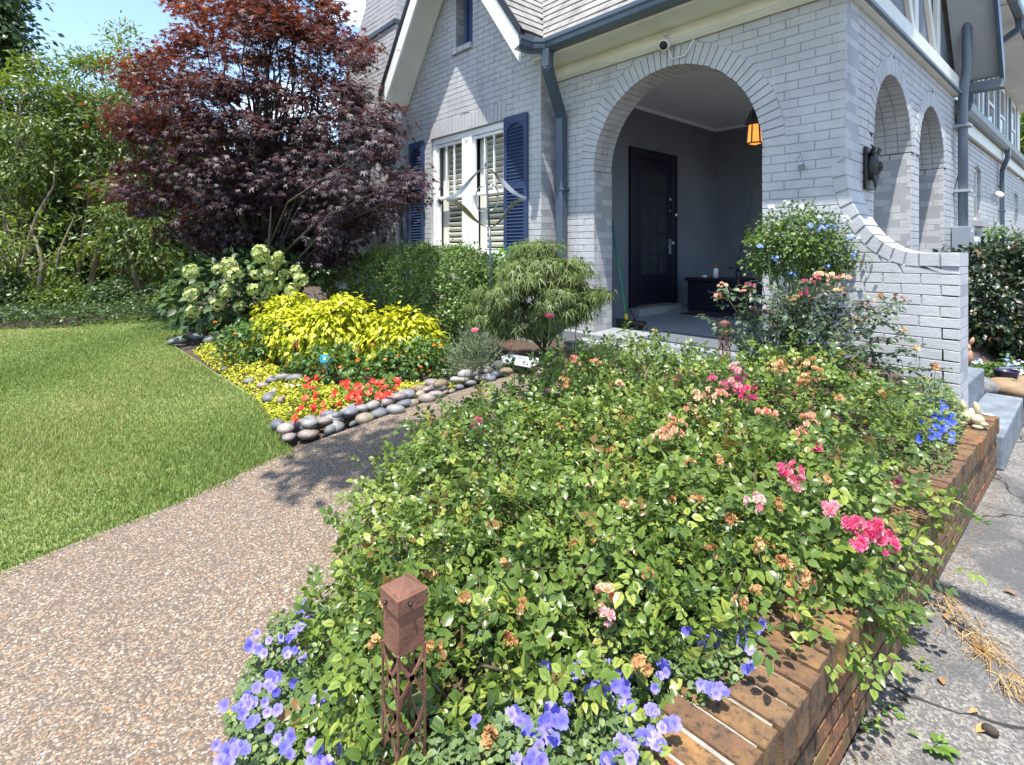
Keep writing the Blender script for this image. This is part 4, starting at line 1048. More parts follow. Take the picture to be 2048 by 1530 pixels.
# lantern
q = atD(1510, 268, 5.25); q = np.array(q)
t = thing('porch_lantern', 'black iron hanging porch lantern with glowing amber panels', 'lantern', q)
def hexr(r, z, n=6): return [(q[0] + r * math.cos(math.pi / 6 + 2 * math.pi * k / n), q[1] + r * math.sin(math.pi / 6 + 2 * math.pi * k / n), q[2] + z) for k in range(n)]
m = MB()
for (r0, z0), (r1, z1) in zip([(.098, .098), (.09, .115), (.045, .22), (.018, .25)], [(.09, .115), (.045, .22), (.018, .25), (.012, .28)]):
    A, B = hexr(r0, z0), hexr(r1, z1); m.add(A + B, [(k, (k + 1) % 6, (k + 1) % 6 + 6, k + 6) for k in range(6)])
m.add(hexr(.098, .098), [tuple(range(6))[::-1]]); m.build('lantern_roof', M['iron'], t)
m = MB(); A, B = hexr(.076, -.090), hexr(.060, .098)
for k in range(6): m.bar(A[k], B[k], .011, .011)
for z, r in ((-.090, .076), (.094, .061)):
    h = hexr(r, z)
    for k in range(6): m.bar(h[k], h[(k + 1) % 6], .012, .012)
m.build('lantern_frame', M['iron'], t)
A, B = hexr(.070, -.088), hexr(.056, .094)
for k in range(6): m = MB(); m.add([A[k], A[(k + 1) % 6], B[(k + 1) % 6], B[k]], [(0, 1, 2, 3)]); m.build('amber_panel', M['amber'], t)
m = MB(); A = hexr(.068, -.089); m.add(A + [(q[0], q[1], q[2] - .108)], [(k, (k + 1) % 6, 6) for k in range(6)]); m.build('lantern_base', M['amber'], t)
m = MB(); z = .28
while q[2] + z < 3.38:
    R2 = Matrix.Rotation(0 if int(z * 1000) % 2 else 1.57, 3, 'Z'); pts = [(q + np.array(R2 @ Vector((.011 * math.cos(a), 0, z + .018 + .02 * math.sin(a))))) for a in np.linspace(0, 6.283, 10)]
    m.tube(pts, .0035, 5, False); z += .031
m.build('chain', M['iron'], t)

# porch swing
zf = floor_z(7)
t = thing('porch_swing', 'dark navy wooden porch swing hung on chains at the shaded end of the porch', 'porch swing', (-2.7, 7.0, zf))
sx0, sx1, sy0, sy1, sz = -3.12, -2.55, 6.45, 7.75, zf + .38
for k in range(6): m = MB(); x = sx0 + .02 + k * .092; m.box((x, sy0, sz), (x + .08, sy1, sz + .022)); m.build('seat_slat', M['door'], t, .004)
m = MB()
for yy_ in (sy0 + .03, (sy0 + sy1) / 2, sy1 - .07): m.box((sx0, yy_, sz - .06), (sx1 + .03, yy_ + .04, sz - .001))
m.build('seat_frame', M['door'], t, .004)
for k in range(14): m = MB(); y_ = sy0 + .02 + k * .092; m.bar((sx1 - .0, y_ + .035, sz + .0), (sx1 + .14, y_ + .035, sz + .50), .018, .07, up=(0, 1, 0)); m.build('back_slat', M['door'], t, .004)
m = MB(); m.bar((sx1 + .13, sy0, sz + .47), (sx1 + .13, sy1, sz + .47), .06, .03); m.bar((sx1 + .05, sy0, sz + .16), (sx1 + .05, sy1, sz + .16), .06, .03); m.build('back_rail', M['door'], t, .005)
for y_ in (sy0 - .02, sy1 - .06):
    m = MB(); m.box((sx0 - .06, y_, sz + .24), (sx1 + .09, y_ + .085, sz + .268)); a = m.build('armrest', M['door'], t, .006)
    m = MB(); m.lathe([(.028, 0), (.034, .05), (.022, .10), (.034, .17), (.026, .24)], (sx0 + .05, y_ + .04, sz + .005), 12); m.build('arm_post', M['door'], a)
for y_ in (sy0 + .02, sy1 - .02):
    m = MB(); top = Vector((-2.85, y_, 3.37)); j = Vector((-2.85, y_, sz + 1.35))
    for p0_, p1_ in ((j, Vector((sx0 + .03, y_, sz + .26))), (j, Vector((sx1 + .06, y_, sz + .40))), (top, j)):
        n = int((p1_ - p0_).length / .034); d = (p1_ - p0_) / n
        for k in range(n): c = p0_ + d * (k + .5); m.bar(c - d * .6, c + d * .6, .014 if k % 2 else .005, .005 if k % 2 else .014)
    m.build('chain', M['iron'], t); m = MB(); m.tube([top + Vector((0, 0, .02)), top + Vector((0, 0, -.05)), top + Vector((.02, 0, -.08))], .008, 6); m.build('hook', M['iron'], t)
# chest, bottle, soap, mats, broom
zc = floor_z(7.2)
t = thing('storage_chest', 'dark navy storage chest against the porch wall beside the front door', 'chest', (-3.75, 7.2, zc))
m = MB(); m.box((-4.05, 6.98, zc - .02), (-3.30, 7.45, zc + .41)); m.build('chest_box', M['door'], t, .006)
m = MB(); m.box((-4.08, 6.95, zc + .412), (-3.27, 7.48, zc + .46)); m.build('chest_lid', M['door'], t, .01)
m = MB(); m.tube([(-3.72, 6.975, zc + .3), (-3.72, 6.955, zc + .27), (-3.62, 6.955, zc + .27), (-3.62, 6.975, zc + .3)], .008, 6); m.build('chest_handle', M['grey_metal'], t)
q = np.array([-3.70, 7.12, zc + .46]); bx_ = ground
t = thing('spray_bottle', 'white plastic bottle with a red cap standing on the navy chest', 'bottle', q)
m = MB(); m.lathe([(.0, 0), (.034, .003), (.034, .115), (.018, .135), (.015, .14)], q, 16); m.build('bottle_body', M['plastic'], t)
m = MB(); m.lathe([(.018, .1405), (.018, .17), (.008, .185), (.0, .185)], q, 12); m.build('bottle_cap', mat('red_plastic', (.55, .05, .03), (.6, .06, .04), 4, .4), t)
q = np.array([-3.86, 7.10, zc + .46]); m = MB(); m.ball(q + np.array([0, 0, .018]), (.05, .03, .018), 12); tag(m.build('soap_bar', M['plastic'], None), 'small white bar beside the red-capped bottle on the chest', 'soap')
m = MB(); z = floor_z(6.6)
m.prism([(-3.95, 6.60, z + .0005), (-2.95, 6.60, z + .0005), (-2.95, 7.0, z + .0155), (-3.95, 7.0, z + .0155)], (0, 0, .012)); tag(m.build('door_mat', M['rubber'], None, .004), 'dark green-black doormat in front of the chest and swing', 'doormat')
z = floor_z(4.95); m = MB(); m.prism([(-3.35, 4.83, z + .001), (-2.20, 4.83, z + .001), (-2.20, 5.30, z + .0185), (-3.35, 5.30, z + .0185)], (0, 0, .012)); tag(m.build('door_mat', M['greymat'], None, .004), 'grey doormat under the front arch at the porch edge', 'doormat')
q = np.array([-3.84, 5.25, floor_z(5.25)])
t = thing('push_broom', 'black push broom with a green handle leaning inside the porch arch', 'broom', q)
m = MB(); m.box((q[0] - .13, q[1] - .02, q[2] + .055), (q[0] + .25, q[1] + .05, q[2] + .10)); m.build('broom_block', M['black'], t, .008)
m = MB()
for k in range(44): a = random.uniform(-.13, .25); c = random.uniform(-.02, .05); m.bar((q[0] + a, q[1] + c, q[2] + .058), (q[0] + a + random.uniform(-.012, .012), q[1] + c * 1.3, q[2] + .002), .012, .012)
tag(m.build('bristles', M['black'], t), kind='stuff')
m = MB(); a = q + np.array([.0, .015, .10]); hb = q + np.array([-.10, .02, .62]); m.tube([a + (hb - a) * .12, hb, a + (hb - a) * 2.3], .015, 10); m.build('broom_handle', mat('green_handle', (.01, .16, .09), (.015, .19, .11), 4, .4), t)
m = MB(); m.tube([a - (hb - a) * .02, a + (hb - a) * .14], .022, 10); m.build('handle_socket', mat('yellow_plastic', (.55, .36, .02), (.6, .4, .03), 4, .4), t)
m = MB(); m.tube([q + np.array([.12, .015, .10]), q + np.array([.02, .02, .26])], .008, 6); m.build('brace', M['black'], t)

# wind spinner
gb = ground(984, 706); D0_ = 5.45
base = atD(984, 690, D0_); base[2] = gz(base[0], base[1])
t = thing('wind_spinner', 'brushed steel garden wind spinner of twisted ribbons on a tall pole', 'garden ornament', base)
def sp(x, y, dd=0.0): return atD(x, y, D0_ + dd)
m = MB(); m.tube([base, sp(981, 520), sp(979, 455)], .013, 8); m.tube([sp(979, 456), sp(976, 405), sp(971, 325)], .010, 8); m.tube([sp(971, 335), sp(971, 324)], .011, 8); m.build('pole', M['slate'], t)
def ribbon(pts, w, tw):
    m = MB(); n = 26; V = []; P_ = [np.array(p) for p in pts]
    def bez(s): 
        a, b, c, d = P_; return a * (1 - s) ** 3 + 3 * b * s * (1 - s) ** 2 + 3 * c * s * s * (1 - s) + d * s ** 3
    for k in range(n + 1):
        s = k / n; p = bez(s); d = unit(bez(min(s + .01, 1)) - bez(max(s - .01, 0))); a = tw[0] + (tw[1] - tw[0]) * s
        x = unit(np.cross(d, [0, 0, 1])); yv_ = np.cross(x, d); c = x * math.cos(a) + yv_ * math.sin(a); nn = np.cross(c, d)
        ww_ = w * (0.35 + 0.65 * math.sin(math.pi * min(max(s, .04), .96)))
        for e, f in ((-1, 1), (1, 1), (1, -1), (-1, -1)): V.append(p + c * ww_ * e + nn * .0015 * f)
    F = []
    for k in range(n):
        for j in range(4): F.append((k * 4 + j, k * 4 + (j + 1) % 4, k * 4 + 4 + (j + 1) % 4, k * 4 + 4 + j))
    m.add(V, F, False); return m.build('ribbon', M['steel'], t)
ribbon([sp(971, 336), sp(945, 340, -.05), sp(930, 390, .05), sp(892, 398)], .028, (.2, 1.5)); ribbon([sp(972, 336), sp(1000, 345, .05), sp(1010, 385, -.05), sp(1052, 396)], .028, (-.2, -1.5))
ribbon([sp(893, 401), sp(930, 402, -.06), sp(935, 440, .06), sp(978, 456)], .028, (1.5, .2)); ribbon([sp(1051, 398), sp(1015, 402, .06), sp(1015, 440, -.06), sp(980, 456)], .028, (-1.5, -.2))
for sgn in (-1, 1):
    pts = []
    for k in range(22): a = math.radians(-10 + 200 * k / 21); pts.append(sp(974 + sgn * (8 + 15 * math.sin(a)) * 1.0, 395 + (-26 * math.cos(a)) * (1 if True else 0) + (3 if sgn < 0 else 0)))
    m = MB(); m.tube(pts, .0075, 6); m.build('loop', M['steel'], t)

# yard sign
q = atD(1152, 620, 5.75)
t = thing('yard_sign', 'blue octagonal yard sign with a white border behind the green laceleaf maple', 'sign', (q[0], q[1], gz(q[0], q[1])))
fr = Vector((-q[0], -q[1], 0)).normalized(); fr = (fr + Vector((.25, 0, 0))).normalized(); sx = fr.cross(Vector((0, 0, 1))) * -1
def octa(r, d): return [tuple(Vector(q) + sx * (r * math.cos(math.pi / 8 + k * math.pi / 4)) + Vector((0, 0, r * math.sin(math.pi / 8 + k * math.pi / 4))) + fr * d) for k in range(8)]
m = MB(); m.prism(octa(.118, 0), tuple(fr * -.006)); m.build('sign_panel', M['plastic'], t)
m = MB(); m.prism(octa(.104, .0008), tuple(fr * .0006)); m.build('sign_face', mat('blue_sign_print', (.012, .045, .17), (.015, .05, .19), 5, .4), t)
m = MB()
for zz, ws in ((.035, .12), (.0, .15), (-.045, .10)):
    c = Vector(q) + Vector((0, 0, zz)) + fr * .0022; m.bar(c - sx * ws / 2, c + sx * ws / 2, .0012, .020, up=(0, 0, 1))
m.build('sign_lettering', M['plastic'], t)
m = MB(); m.tube([Vector(q) - fr * .012 + Vector((0, 0, .05)), Vector((q[0], q[1], gz(q[0], q[1]) - .05)) - fr * .012], .009, 8); m.build('sign_stake', M['plastic'], t)

# small ornaments in the bed
q = atD(651, 722, 5.05)
t = thing('mushroom_ornament', 'bright blue mushroom garden ornament with white spots among the lantana', 'garden ornament', (q[0], q[1], q[2] - .25))
m = MB(); m.lathe([(.0, .062), (.03, .058), (.06, .035), (.082, .0), (.078, -.010), (.03, -.004), (.0, -.004)], q, 18); m.build('mushroom_cap', mat('blue_glaze', (.0, .20, .42), (.0, .25, .5), 4, .25), t)
m = MB()
for a, b in ((.2, .05), (1.2, .06), (2.0, .045), (-.5, .06), (-1.3, .065), (-1.0, .035), (2.9, .06), (.7, .02), (-2.2, .05), (-.1, .07), (3.9, .068)):
    zz = .06 - 9.2 * b * b; m.lathe([(.011, -.003), (.009, .003), (0, .004)], (q[0] + b * math.cos(a), q[1] + b * math.sin(a), q[2] + zz), 10, (b * 14 * math.cos(a), b * 14 * math.sin(a), 1))
m.build('spot', M['plastic'], t)
m = MB(); m.tube([q, (q[0], q[1], q[2] - .27)], [.018, .022], 10); m.build('mushroom_stalk', M['plastic'], t)
q = atD(590, 690, 5.5)
t = thing('butterfly_stake', 'orange striped butterfly stake standing between the lantana and the chartreuse coleus', 'garden ornament', (q[0], q[1], q[2] - .3))
om = mat('orange_enamel', (.62, .17, .03), (.7, .22, .05), 4, .4); st_ = mat('pale_enamel', (.75, .5, .3), (.8, .55, .35), 4, .4)
rt = Vector((RT[0], RT[1], 0)); upv = Vector((0, 0, 1))
for s_ in (-1, 1):
    W0 = [(0, 0), (.03 * s_, .055), (.075 * s_, .085), (.085 * s_, .05), (.05 * s_, .0), (.062 * s_, -.04), (.03 * s_, -.06)]
    m = MB(); m.prism([tuple(Vector(q) + rt * u * .8 + Vector((FW[0], FW[1], 0)) * abs(u) * .6 + upv * v) for u, v in W0], (0, -.003, .0)); w_ = m.build('wing', om, t)
    m = MB()
    for a, b in (((.012 * s_, .02), (.06 * s_, .07)), ((.014 * s_, .005), (.074 * s_, .045)), ((.012 * s_, -.012), (.05 * s_, -.03))):
        p0_, p1_ = [Vector(q) + rt * u * .8 + Vector((FW[0], FW[1], 0)) * (abs(u) * .6 - .005) + upv * v for u, v in (a, b)]; m.bar(p0_, p1_, .008, .003)
    m.build('stripe', st_, w_)
m = MB(); m.tube([Vector(q) + upv * .06, Vector(q) - upv * .06], [.004, .007], 8); m.tube([Vector(q) - upv * .05, Vector(q) - upv * .32], .003, 6); m.build('stake', M['iron'], t)
# splash block
q = ground(1040, 738, .04)
t = thing('splash_block', 'white plastic splash block lying tilted at the end of the stone edging', 'splash block', q)
m = MB(); u = Vector((.80, .35, -.06)); v = Vector((-.35, .8, 0)).normalized()
c = Vector(q) + Vector((0, 0, .05)); A = [c - u * .17 - v * .07, c + u * .17 - v * .09, c + u * .17 + v * .09, c - u * .17 + v * .07]
m.prism([tuple(p) for p in A], (0, 0, .012)); m.build('tray', M['plastic'], t)
m = MB()
for p, q2 in ((A[0], A[1]), (A[2], A[3]), (A[3], A[0])): m.bar(p + Vector((0, 0, .03)), q2 + Vector((0, 0, .03)), .015, .05)
m.build('rim', M['plastic'], t)
q = ground(1107, 735)
t = thing('spotlight', 'small black landscape spotlight on the mulch below the laceleaf maple', 'garden light', q)
m = MB(); m.lathe([(0, -.05), (.028, -.05), (.036, .05), (.036, .06), (0, .055)], Vector(q) + Vector((0, 0, .10)), 14, (.3, .3, .8)); m.build('lamp_head', M['iron'], t)
m = MB(); m.tube([q, Vector(q) + Vector((0, 0, .08))], .008, 6); m.build('stake', M['iron'], t)

# side steps
m = MB(); m.prism([(-0.72, 4.60, .0), (-0.47, 4.60, .0), (-0.49, 5.93, .0), (-0.72, 5.93, .0)], (0, 0, .22)); tag(m.build('side_step', M['step'], None, .012), 'broad blue-grey concrete step at the foot of the side wall, past the planter', 'step')
m = MB(); m.box((-1.40, 5.16, .0), (-0.722, 5.9, .42)); tag(m.build('porch_block', M['step'], None, .012), 'upper grey concrete block between the brick wing wall and the broad step', 'step')
# things beyond the wing wall
def rock(x, y, D, r, col, label, seed, name='garden_rock'):
    p = atD(x, y, D); m = MB(); m.ball(p, r, 12, jit=.13, seed=seed); o_ = m.build(name, col, None); tag(o_, label, 'rock'); return o_
rk1 = mat('grey_stone', (.10, .105, .11), (.20, .20, .20), 14, .85, .6, 60); rk2 = mat('tan_stone', (.17, .12, .07), (.27, .19, .11), 9, .85, .5, 50); rk3 = mat('pale_stone', (.32, .34, .36), (.45, .47, .48), 12, .8, .5, 60)
rock(1958, 772, 5.0, (.14, .16, .09), rk1, 'dark grey rugged rock at the edge of the side bed', 3)
rock(2022, 778, 5.1, (.24, .2, .09), rk2, 'large flat tan rock beside the grey step', 4)
rock(2050, 770, 5.4, (.16, .15, .09), rk2, 'tan rock at the frame edge beyond the large flat one', 6)
q = atD(1950, 832, 3.50)
m = MB(); m.ball(q, (.05, .045, .05), 12, jit=.15, seed=8); m.ball(q + np.array([.06, .03, -.01]), (.05, .05, .035), 12, jit=.15, seed=9); tag(m.build('garden_rock', rk3, None), 'pale grey lump of stone behind the cream rabbit on the planter end', 'rock')
q = atD(1946, 852, 3.22); q[2] = .36
cr_m = mat('cream_ceramic', (.30, .25, .14), (.44, .38, .25), 12, .6, .3, 60)
t = thing('rabbit_ornament', 'small cream stone rabbit crouching on the far end of the brick planter', 'garden ornament', q)
m = MB(); m.ball(q + np.array([-.03, .0, .04]), (.055, .05, .042), 12); m.ball(q + np.array([.025, -.035, .045]), (.036, .034, .032), 12); m.ball(q + np.array([.055, -.05, .028]), (.022, .018, .016), 10); m.build('rabbit_body', cr_m, t)
for a in (-.05, .01): m = MB(); m.tube([q + np.array([a + .02, .02, .05]), q + np.array([a, .025, .11]), q + np.array([a - .006, .03, .135])], [.016, .018, .006], 8); m.build('ear', cr_m, t)
m = MB(); m.ball(q + np.array([.03, -.075, .012]), (.03, .016, .012), 8); m.ball(q + np.array([-.05, -.04, .012]), (.034, .018, .013), 8); m.build('paw', cr_m, t)
q = atD(1934, 712, 5.6)
tm = mat('terracotta', (.36, .17, .10), (.46, .25, .16), 8, .8, .2, 60)
t = thing('rabbit_statue', 'terracotta rabbit statue with raised ears beside the wing wall', 'garden ornament', (q[0], q[1], q[2] - .1))
m = MB(); m.ball(q, (.05, .05, .09), 12); m.ball(q + np.array([.0, -.01, .09]), (.035, .04, .04), 12); m.build('rabbit_body', tm, t)
for s_ in (-1, 1): m = MB(); m.tube([q + np.array([s_ * .015, 0, .11]), q + np.array([s_ * .045, 0, .17]), q + np.array([s_ * .05, 0, .20])], [.012, .02, .005], 8); m.build('ear', tm, t)
q = atD(2012, 752, 5.3)
t = thing('flower_pot', 'dark purple pot among the low white flowers by the tan rock', 'pot', (q[0], q[1], q[2]))
m = MB(); m.lathe([(.0, -.06), (.07, -.06), (.10, .05), (.105, .06), (.09, .06), (.085, .03), (0, .02)], q, 16); m.build('pot_body', mat('purple_glaze', (.015, .012, .04), (.022, .018, .06), 5, .3), t)
m = MB(); m.bar(q + np.array([-.05, 0, .07]), q + np.array([.12, .02, .10]), .08, .006); m.build('plant_tag', M['slate_light'], t)
# overhead wires to the mast
def wire(pts, r, label):
    m = MB(); P_ = [Vector(p) for p in pts]; out = []
    for a, b in zip(P_, P_[1:]):
        for k in range(8): s = k / 8; out.append(a.lerp(b, s) - Vector((0, 0, 4 * .06 * s * (1 - s) * (b - a).length * .4)))
    out.append(P_[-1]); m.tube(out, r, 6); tag(m.build('wire', M['black'], None), label, 'wire')
a = atD(1977, 36, 7.35); w0 = atD(1925, 165, 7.25); 
wire([atD(1905, 395, 7.12), atD(1921, 330, 7.2), atD(1929, 270, 7.25), atD(1923, 205, 7.3)], .007, 'thin black wire drooping beside the slate mast pipe on the corner')
wire([w0, a, atD(1992, -30, 7.2)], .009, 'black service cable rising from the mast to the roof edge')
wire([a, atD(2000, 12, 7.0), atD(2060, -10, 6.8)], .006, 'black drop wire curving off against the sky at the roof edge')

# ================================================================== STONES, LITTER
sed = thing('stone_edging', 'edging of rounded river stones round the flower bed, piled two deep at the path corner', 'stone edging', (-3.6, 1.9, .2))
SC = [(.30, .30, .30), (.42, .41, .39), (.20, .215, .24), (.36, .28, .24), (.48, .40, .28), (.27, .29, .32), (.40, .33, .31), (.52, .50, .46), (.33, .25, .16)]
SM = []
for i, c in enumerate(SC): SM.append(mat('river_stone_%s' % 'abcdefghi'[i], tuple(v * .34 for v in c), tuple(v * .62 for v in c), 7, .6, .2, 50, c2=tuple(v * .95 for v in c)))
STM = {}
rs = random.Random(12)
def stone(p, L, hgt, yaw, tilt=0.0):
    k = rs.randrange(8); ci = rs.randrange(len(SC))
    if (k, ci) not in STM:
        m = MB(); m.ball((0, 0, 0), (.5, .36, .25), 12, jit=.05, seed=k + 40); 
        me = bpy.data.meshes.new('stone'); me.from_pydata([tuple(v) for v in m.v], [], m.f); me.polygons.foreach_set('use_smooth', [True] * len(m.f)); me.materials.append(SM[ci]); STM[(k, ci)] = me
    o = bpy.data.objects.new('stone', STM[(k, ci)]); COL.objects.link(o); o.parent = sed
    o.matrix_local = Matrix.LocRotScale(Vector(p) + Vector((0, 0, hgt)) - OFF[sed.name], Matrix.Rotation(yaw, 3, 'Z') @ Matrix.Rotation(tilt, 3, 'X'), Vector((L, L * rs.uniform(.85, 1.1), L * rs.uniform(.85, 1.15))))
line = [ground(*p) for p in ((566, 886), (606, 884), (660, 868), (740, 846), (800, 824), (870, 800), (940, 776), (1012, 752), (1050, 738))]
def along(line, s):
    L_ = [np.linalg.norm(b - a) for a, b in zip(line, line[1:])]; t = s * sum(L_)
    for a, b, l in zip(line, line[1:], L_):
        if t <= l: return a + (b - a) * t / l, unit(b - a)
        t -= l
    return line[-1], unit(line[-1] - line[-2])
LEN = sum(np.linalg.norm(b - a) for a, b in zip(line, line[1:]))
s = 0.0
while s < LEN:
    p, d = along(line, s / LEN); nrm = np.array([-d[1], d[0], 0]); nrm = nrm if nrm[0] < 0 else -nrm
    wide = 1 if s > 1.35 else 2
    for r_i in range(wide + (1 if s < 1.2 else 1)):
        L_ = rs.uniform(.075, .165); q = p + nrm * (.03 + r_i * .095 + rs.uniform(-.035, .035)) + d * rs.uniform(-.03, .03); q[2] = gz(q[0], q[1])
        stone(q, L_, L_ * .20 + (.03 if r_i else 0), math.atan2(d[1], d[0]) + rs.uniform(-1.1, 1.1), rs.uniform(-.45, .45))
    if rs.random() < (.95 if s < 1.0 else .55):
        L_ = rs.uniform(.08, .165); q = p + nrm * (.08 + rs.uniform(-.05, .05)); q[2] = gz(q[0], q[1]); stone(q, L_, .085, math.atan2(d[1], d[0]) + rs.uniform(-.5, .5), rs.uniform(-.35, .35))
    s += rs.uniform(.085, .115)
for (x, y, L_, up) in ((556, 862, .15, .02), (578, 885, .11, .02), (538, 806, .16, .02), (563, 812, .12, .03), (545, 775, .13, .05), (566, 772, .15, .06), (590, 775, .16, .06), (525, 782, .12, .03), (548, 792, .10, .03), (500, 770, .12, .02), (580, 786, .13, .03), (450, 742, .10, .01), (365, 688, .22, .02), (345, 690, .18, .02), (395, 684, .22, .04), (420, 690, .24, .03), (380, 678, .18, .05), (405, 676, .20, .06), (440, 682, .2, .03), (1062, 745, .14, .02), (1085, 752, .12, .02)):
    q = ground(x, y); stone(q, L_, L_ * .16 + up, rs.uniform(0, 3.1), rs.uniform(-.2, .2))
# litter on the drive
straw = leafmat('dry_straw', [(0, (.20, .11, .035)), (.5, (.38, .24, .09)), (1, (.50, .36, .17))], .7, .1)
P = []; 
for k in range(420):
    u = rng.random(); c = np.array([0.42 + .42 * (u - .5), 2.03 - .62 * (u - .5), .012]); P.append(c + rng.normal(0, 1, 3) * [.030, .038, .006])
P = np.array(P); P[:, 2] = np.abs(P[:, 2]) + .004
c0 = onZ(1990, 1320, .01); P[:, :2] += c0[:2] - P[:, :2].mean(0)
a = rng.normal(-.9, .55, len(P)); T_straw = (np.array([(-.02, 0, 0), (.02, 0, 0), (0, 1, .08)]), np.array([(0, 1, 2)]), np.array([0, 0, 1.0]))
o = bake('pine_straw', T_straw, P, frames(np.stack([np.cos(a), np.sin(a), rng.normal(0, .12, len(P))], 1), np.array([[0, 0, 1.0]] * len(P)) + rng.normal(0, .2, (len(P), 3))), rng.uniform(.05, .11, len(P)), rng.random(len(P)), straw, None)
tag(o, 'brown drift of pine straw lying on the driveway', 'pine straw', kind='stuff')
# crumbs and straw along the foot of the planter
n = 900; P = np.stack([PX + .012 + np.abs(rng.normal(0, .045, n)), rng.uniform(.9, 4.5, n), np.full(n, .006)], 1); a = rng.random(n) * 6.28
o = bake('litter', T_straw, P, frames(np.stack([np.cos(a), np.sin(a), rng.normal(0, .1, n)], 1), np.array([[0, 0, 1.0]] * n)), rng.uniform(.012, .045, n), rng.random(n) * .8, straw, None); tag(o, 'fine brown litter along the foot of the planter wall', 'litter', kind='stuff')
n = 700; yy = rng.uniform(-.6, 3.2, n); P = np.stack([path_left(yy) + (path_right(yy) - path_left(yy)) * rng.random(n), yy, 0 * yy], 1); P[:, 2] = gz(P[:, 0], P[:, 1]) + .018; a = rng.random(n) * 6.28
o = bake('straw_on_path', T_straw, P, frames(np.stack([np.cos(a), np.sin(a), rng.normal(0, .06, n)], 1), np.array([[0, 0, 1.0]] * n)), rng.uniform(.015, .06, n), rng.random(n), straw, None); tag(o, 'scattered bits of dry straw on the pebbled path', 'straw', kind='stuff')
dl = leafmat('dry_leaf', [(0, (.22, .10, .03)), (1, (.45, .26, .09))], .7, .1); DT = T_leaf(.55, .5, .25)
for i, (x, y, s_) in enumerate(((1938, 1288, .055), (1888, 1370, .04), (1955, 1420, .03), (2005, 1180, .045), (1895, 1240, .035), (1975, 1455, .045))):
    p = onZ(x, y, .010); R_ = frames(np.array([[math.cos(i * 2.1), math.sin(i * 2.1), .12]]), np.array([[.1, .1, 1.0]]))
    o = bake('dry_leaf', DT, p[None], R_, np.array([s_]), np.array([(i * .37) % 1]), dl, None); tag(o, ('dry brown leaf touching the top end of the pine straw', 'dry brown leaf between the planter and the pine straw', 'small dry leaf just below the pine straw', 'curled dry leaf farthest up the driveway', 'small dry leaf up the drive, nearer the planter', 'dry brown leaf lying just up from the dark cone')[i], 'leaf', 'dry leaves on the driveway')
p = onZ(1980, 1460, .015); m = MB(); m.ball(p, (.022, .014, .014), 10, jit=.1); tag(m.build('pine_cone', M['barkd'], None), 'small dark cone on the driveway below the pine straw', 'cone')
# weeds
weedm = leafmat('weed_leaf', [(0, (.10, .20, .03)), (1, (.19, .30, .06))], .5, .35); WT = T_leaf(.55, .15, .2)
for i, (x, y, r_, n) in enumerate(((1868, 1492, .055, 22), (1840, 1330, .04, 12), (1806, 1275, .04, 10), (1785, 1425, .035, 10), (1735, 1452, .035, 10), (1762, 1450, .03, 8), (1958, 1040, .05, 12), (1785, 1322, .03, 8), (1720, 1430, .03, 8))):
    p = onZ(x, y, .006); a = rng.random(n) * 6.28; el_ = rng.uniform(.05, .5, n)
    d = np.stack([np.cos(a) * np.cos(el_), np.sin(a) * np.cos(el_), np.sin(el_)], 1)
    t = thing('weed', ('largest bright green weed on the driveway, the lowest in view', 'green weed pair-leafed halfway between planter and pine straw', 'small green weed close to the planter foot, level with the pine straw', 'tiny green weed at the planter foot, just up from the lowest group', 'low green weed at the planter foot in the lowest group, nearer the drive', 'tiny green weed beside another at the planter foot in the lowest group', 'green weed tuft on the driveway at the far end near the wall', 'tiny green weed hugging the planter foot above the lowest group', 'tiny green weed tucked against the planter foot, nearest the wall in the lowest group')[i], 'weed', p, 'weeds on the driveway')
    P = p[None] + d * (r_ * rng.uniform(.1, .6, n))[:, None]
    bake('foliage', WT, P, frames(d + [0, 0, .05], np.array([[0, 0, 1.0]] * n) + rng.normal(0, .2, (n, 3))), r_ * rng.uniform(.4, .7, n), rng.random(n), weedm, t)
    m = MB()
    for k in range(0, n, 3): m.tube([p, P[k]], .0012, 4)
    m.build('stem', M['stem'], t)

# ================================================================== PLANTS
UP = np.array([0, 0, 1.0])
def outward(P, C): return unit(P - C)
def leaf_frames(P, out, droop=.25, jit=.5, upw=.6, r=rng):
    n = len(P); tip = out + r.normal(0, jit, (n, 3)); tip[:, 2] -= droop
    nr = UP * upw + out * .6 + r.normal(0, .35, (n, 3)); return frames(tip, nr)
def clumped(poly, D, half, nclump, per, rad, seed=0, shell=.5, flat=.6):
    C, e = volume(poly, D, half, nclump, shell, seed); r = np.random.default_rng(seed + 99)
    rr_ = rad * r.uniform(.6, 1.3, nclump)
    P = np.repeat(C, per, 0) + r.normal(0, 1, (nclump * per, 3)) * np.repeat(rr_, per)[:, None] * [1, 1, flat]
    return C, P, np.repeat(C, per, 0), r
def branches(parent, base, C, mt, r0=.05, lift=.45, name='branch', seed=0, n=40, tip=.004, k=5):
    r = random.Random(seed); m = MB(); idx = list(range(len(C))); r.shuffle(idx); b = Vector(base); ctr = Vector(C.mean(0))
    for i in idx[:n]:
        c = Vector(C[i]); s = r.uniform(.25, .6); j = b.lerp(Vector((ctr.x, ctr.y, c.z)), s * lift * 1.6); j.x += r.uniform(-.05, .05); j.y += r.uniform(-.05, .05)
        mid = j.lerp(c, .5) + Vector((r.uniform(-.1, .1), r.uniform(-.1, .1), r.uniform(.0, .12))) * (c - j).length
        pts = [j, j.lerp(mid, .5) + Vector((0, 0, .03)), mid, c]; m.tube(pts, [r0 * .45, r0 * .36, r0 * .24, tip], k)
    return m.build(name, mt, parent)
def face_cam(P, ref=None):
    v = unit(EY - P); return v

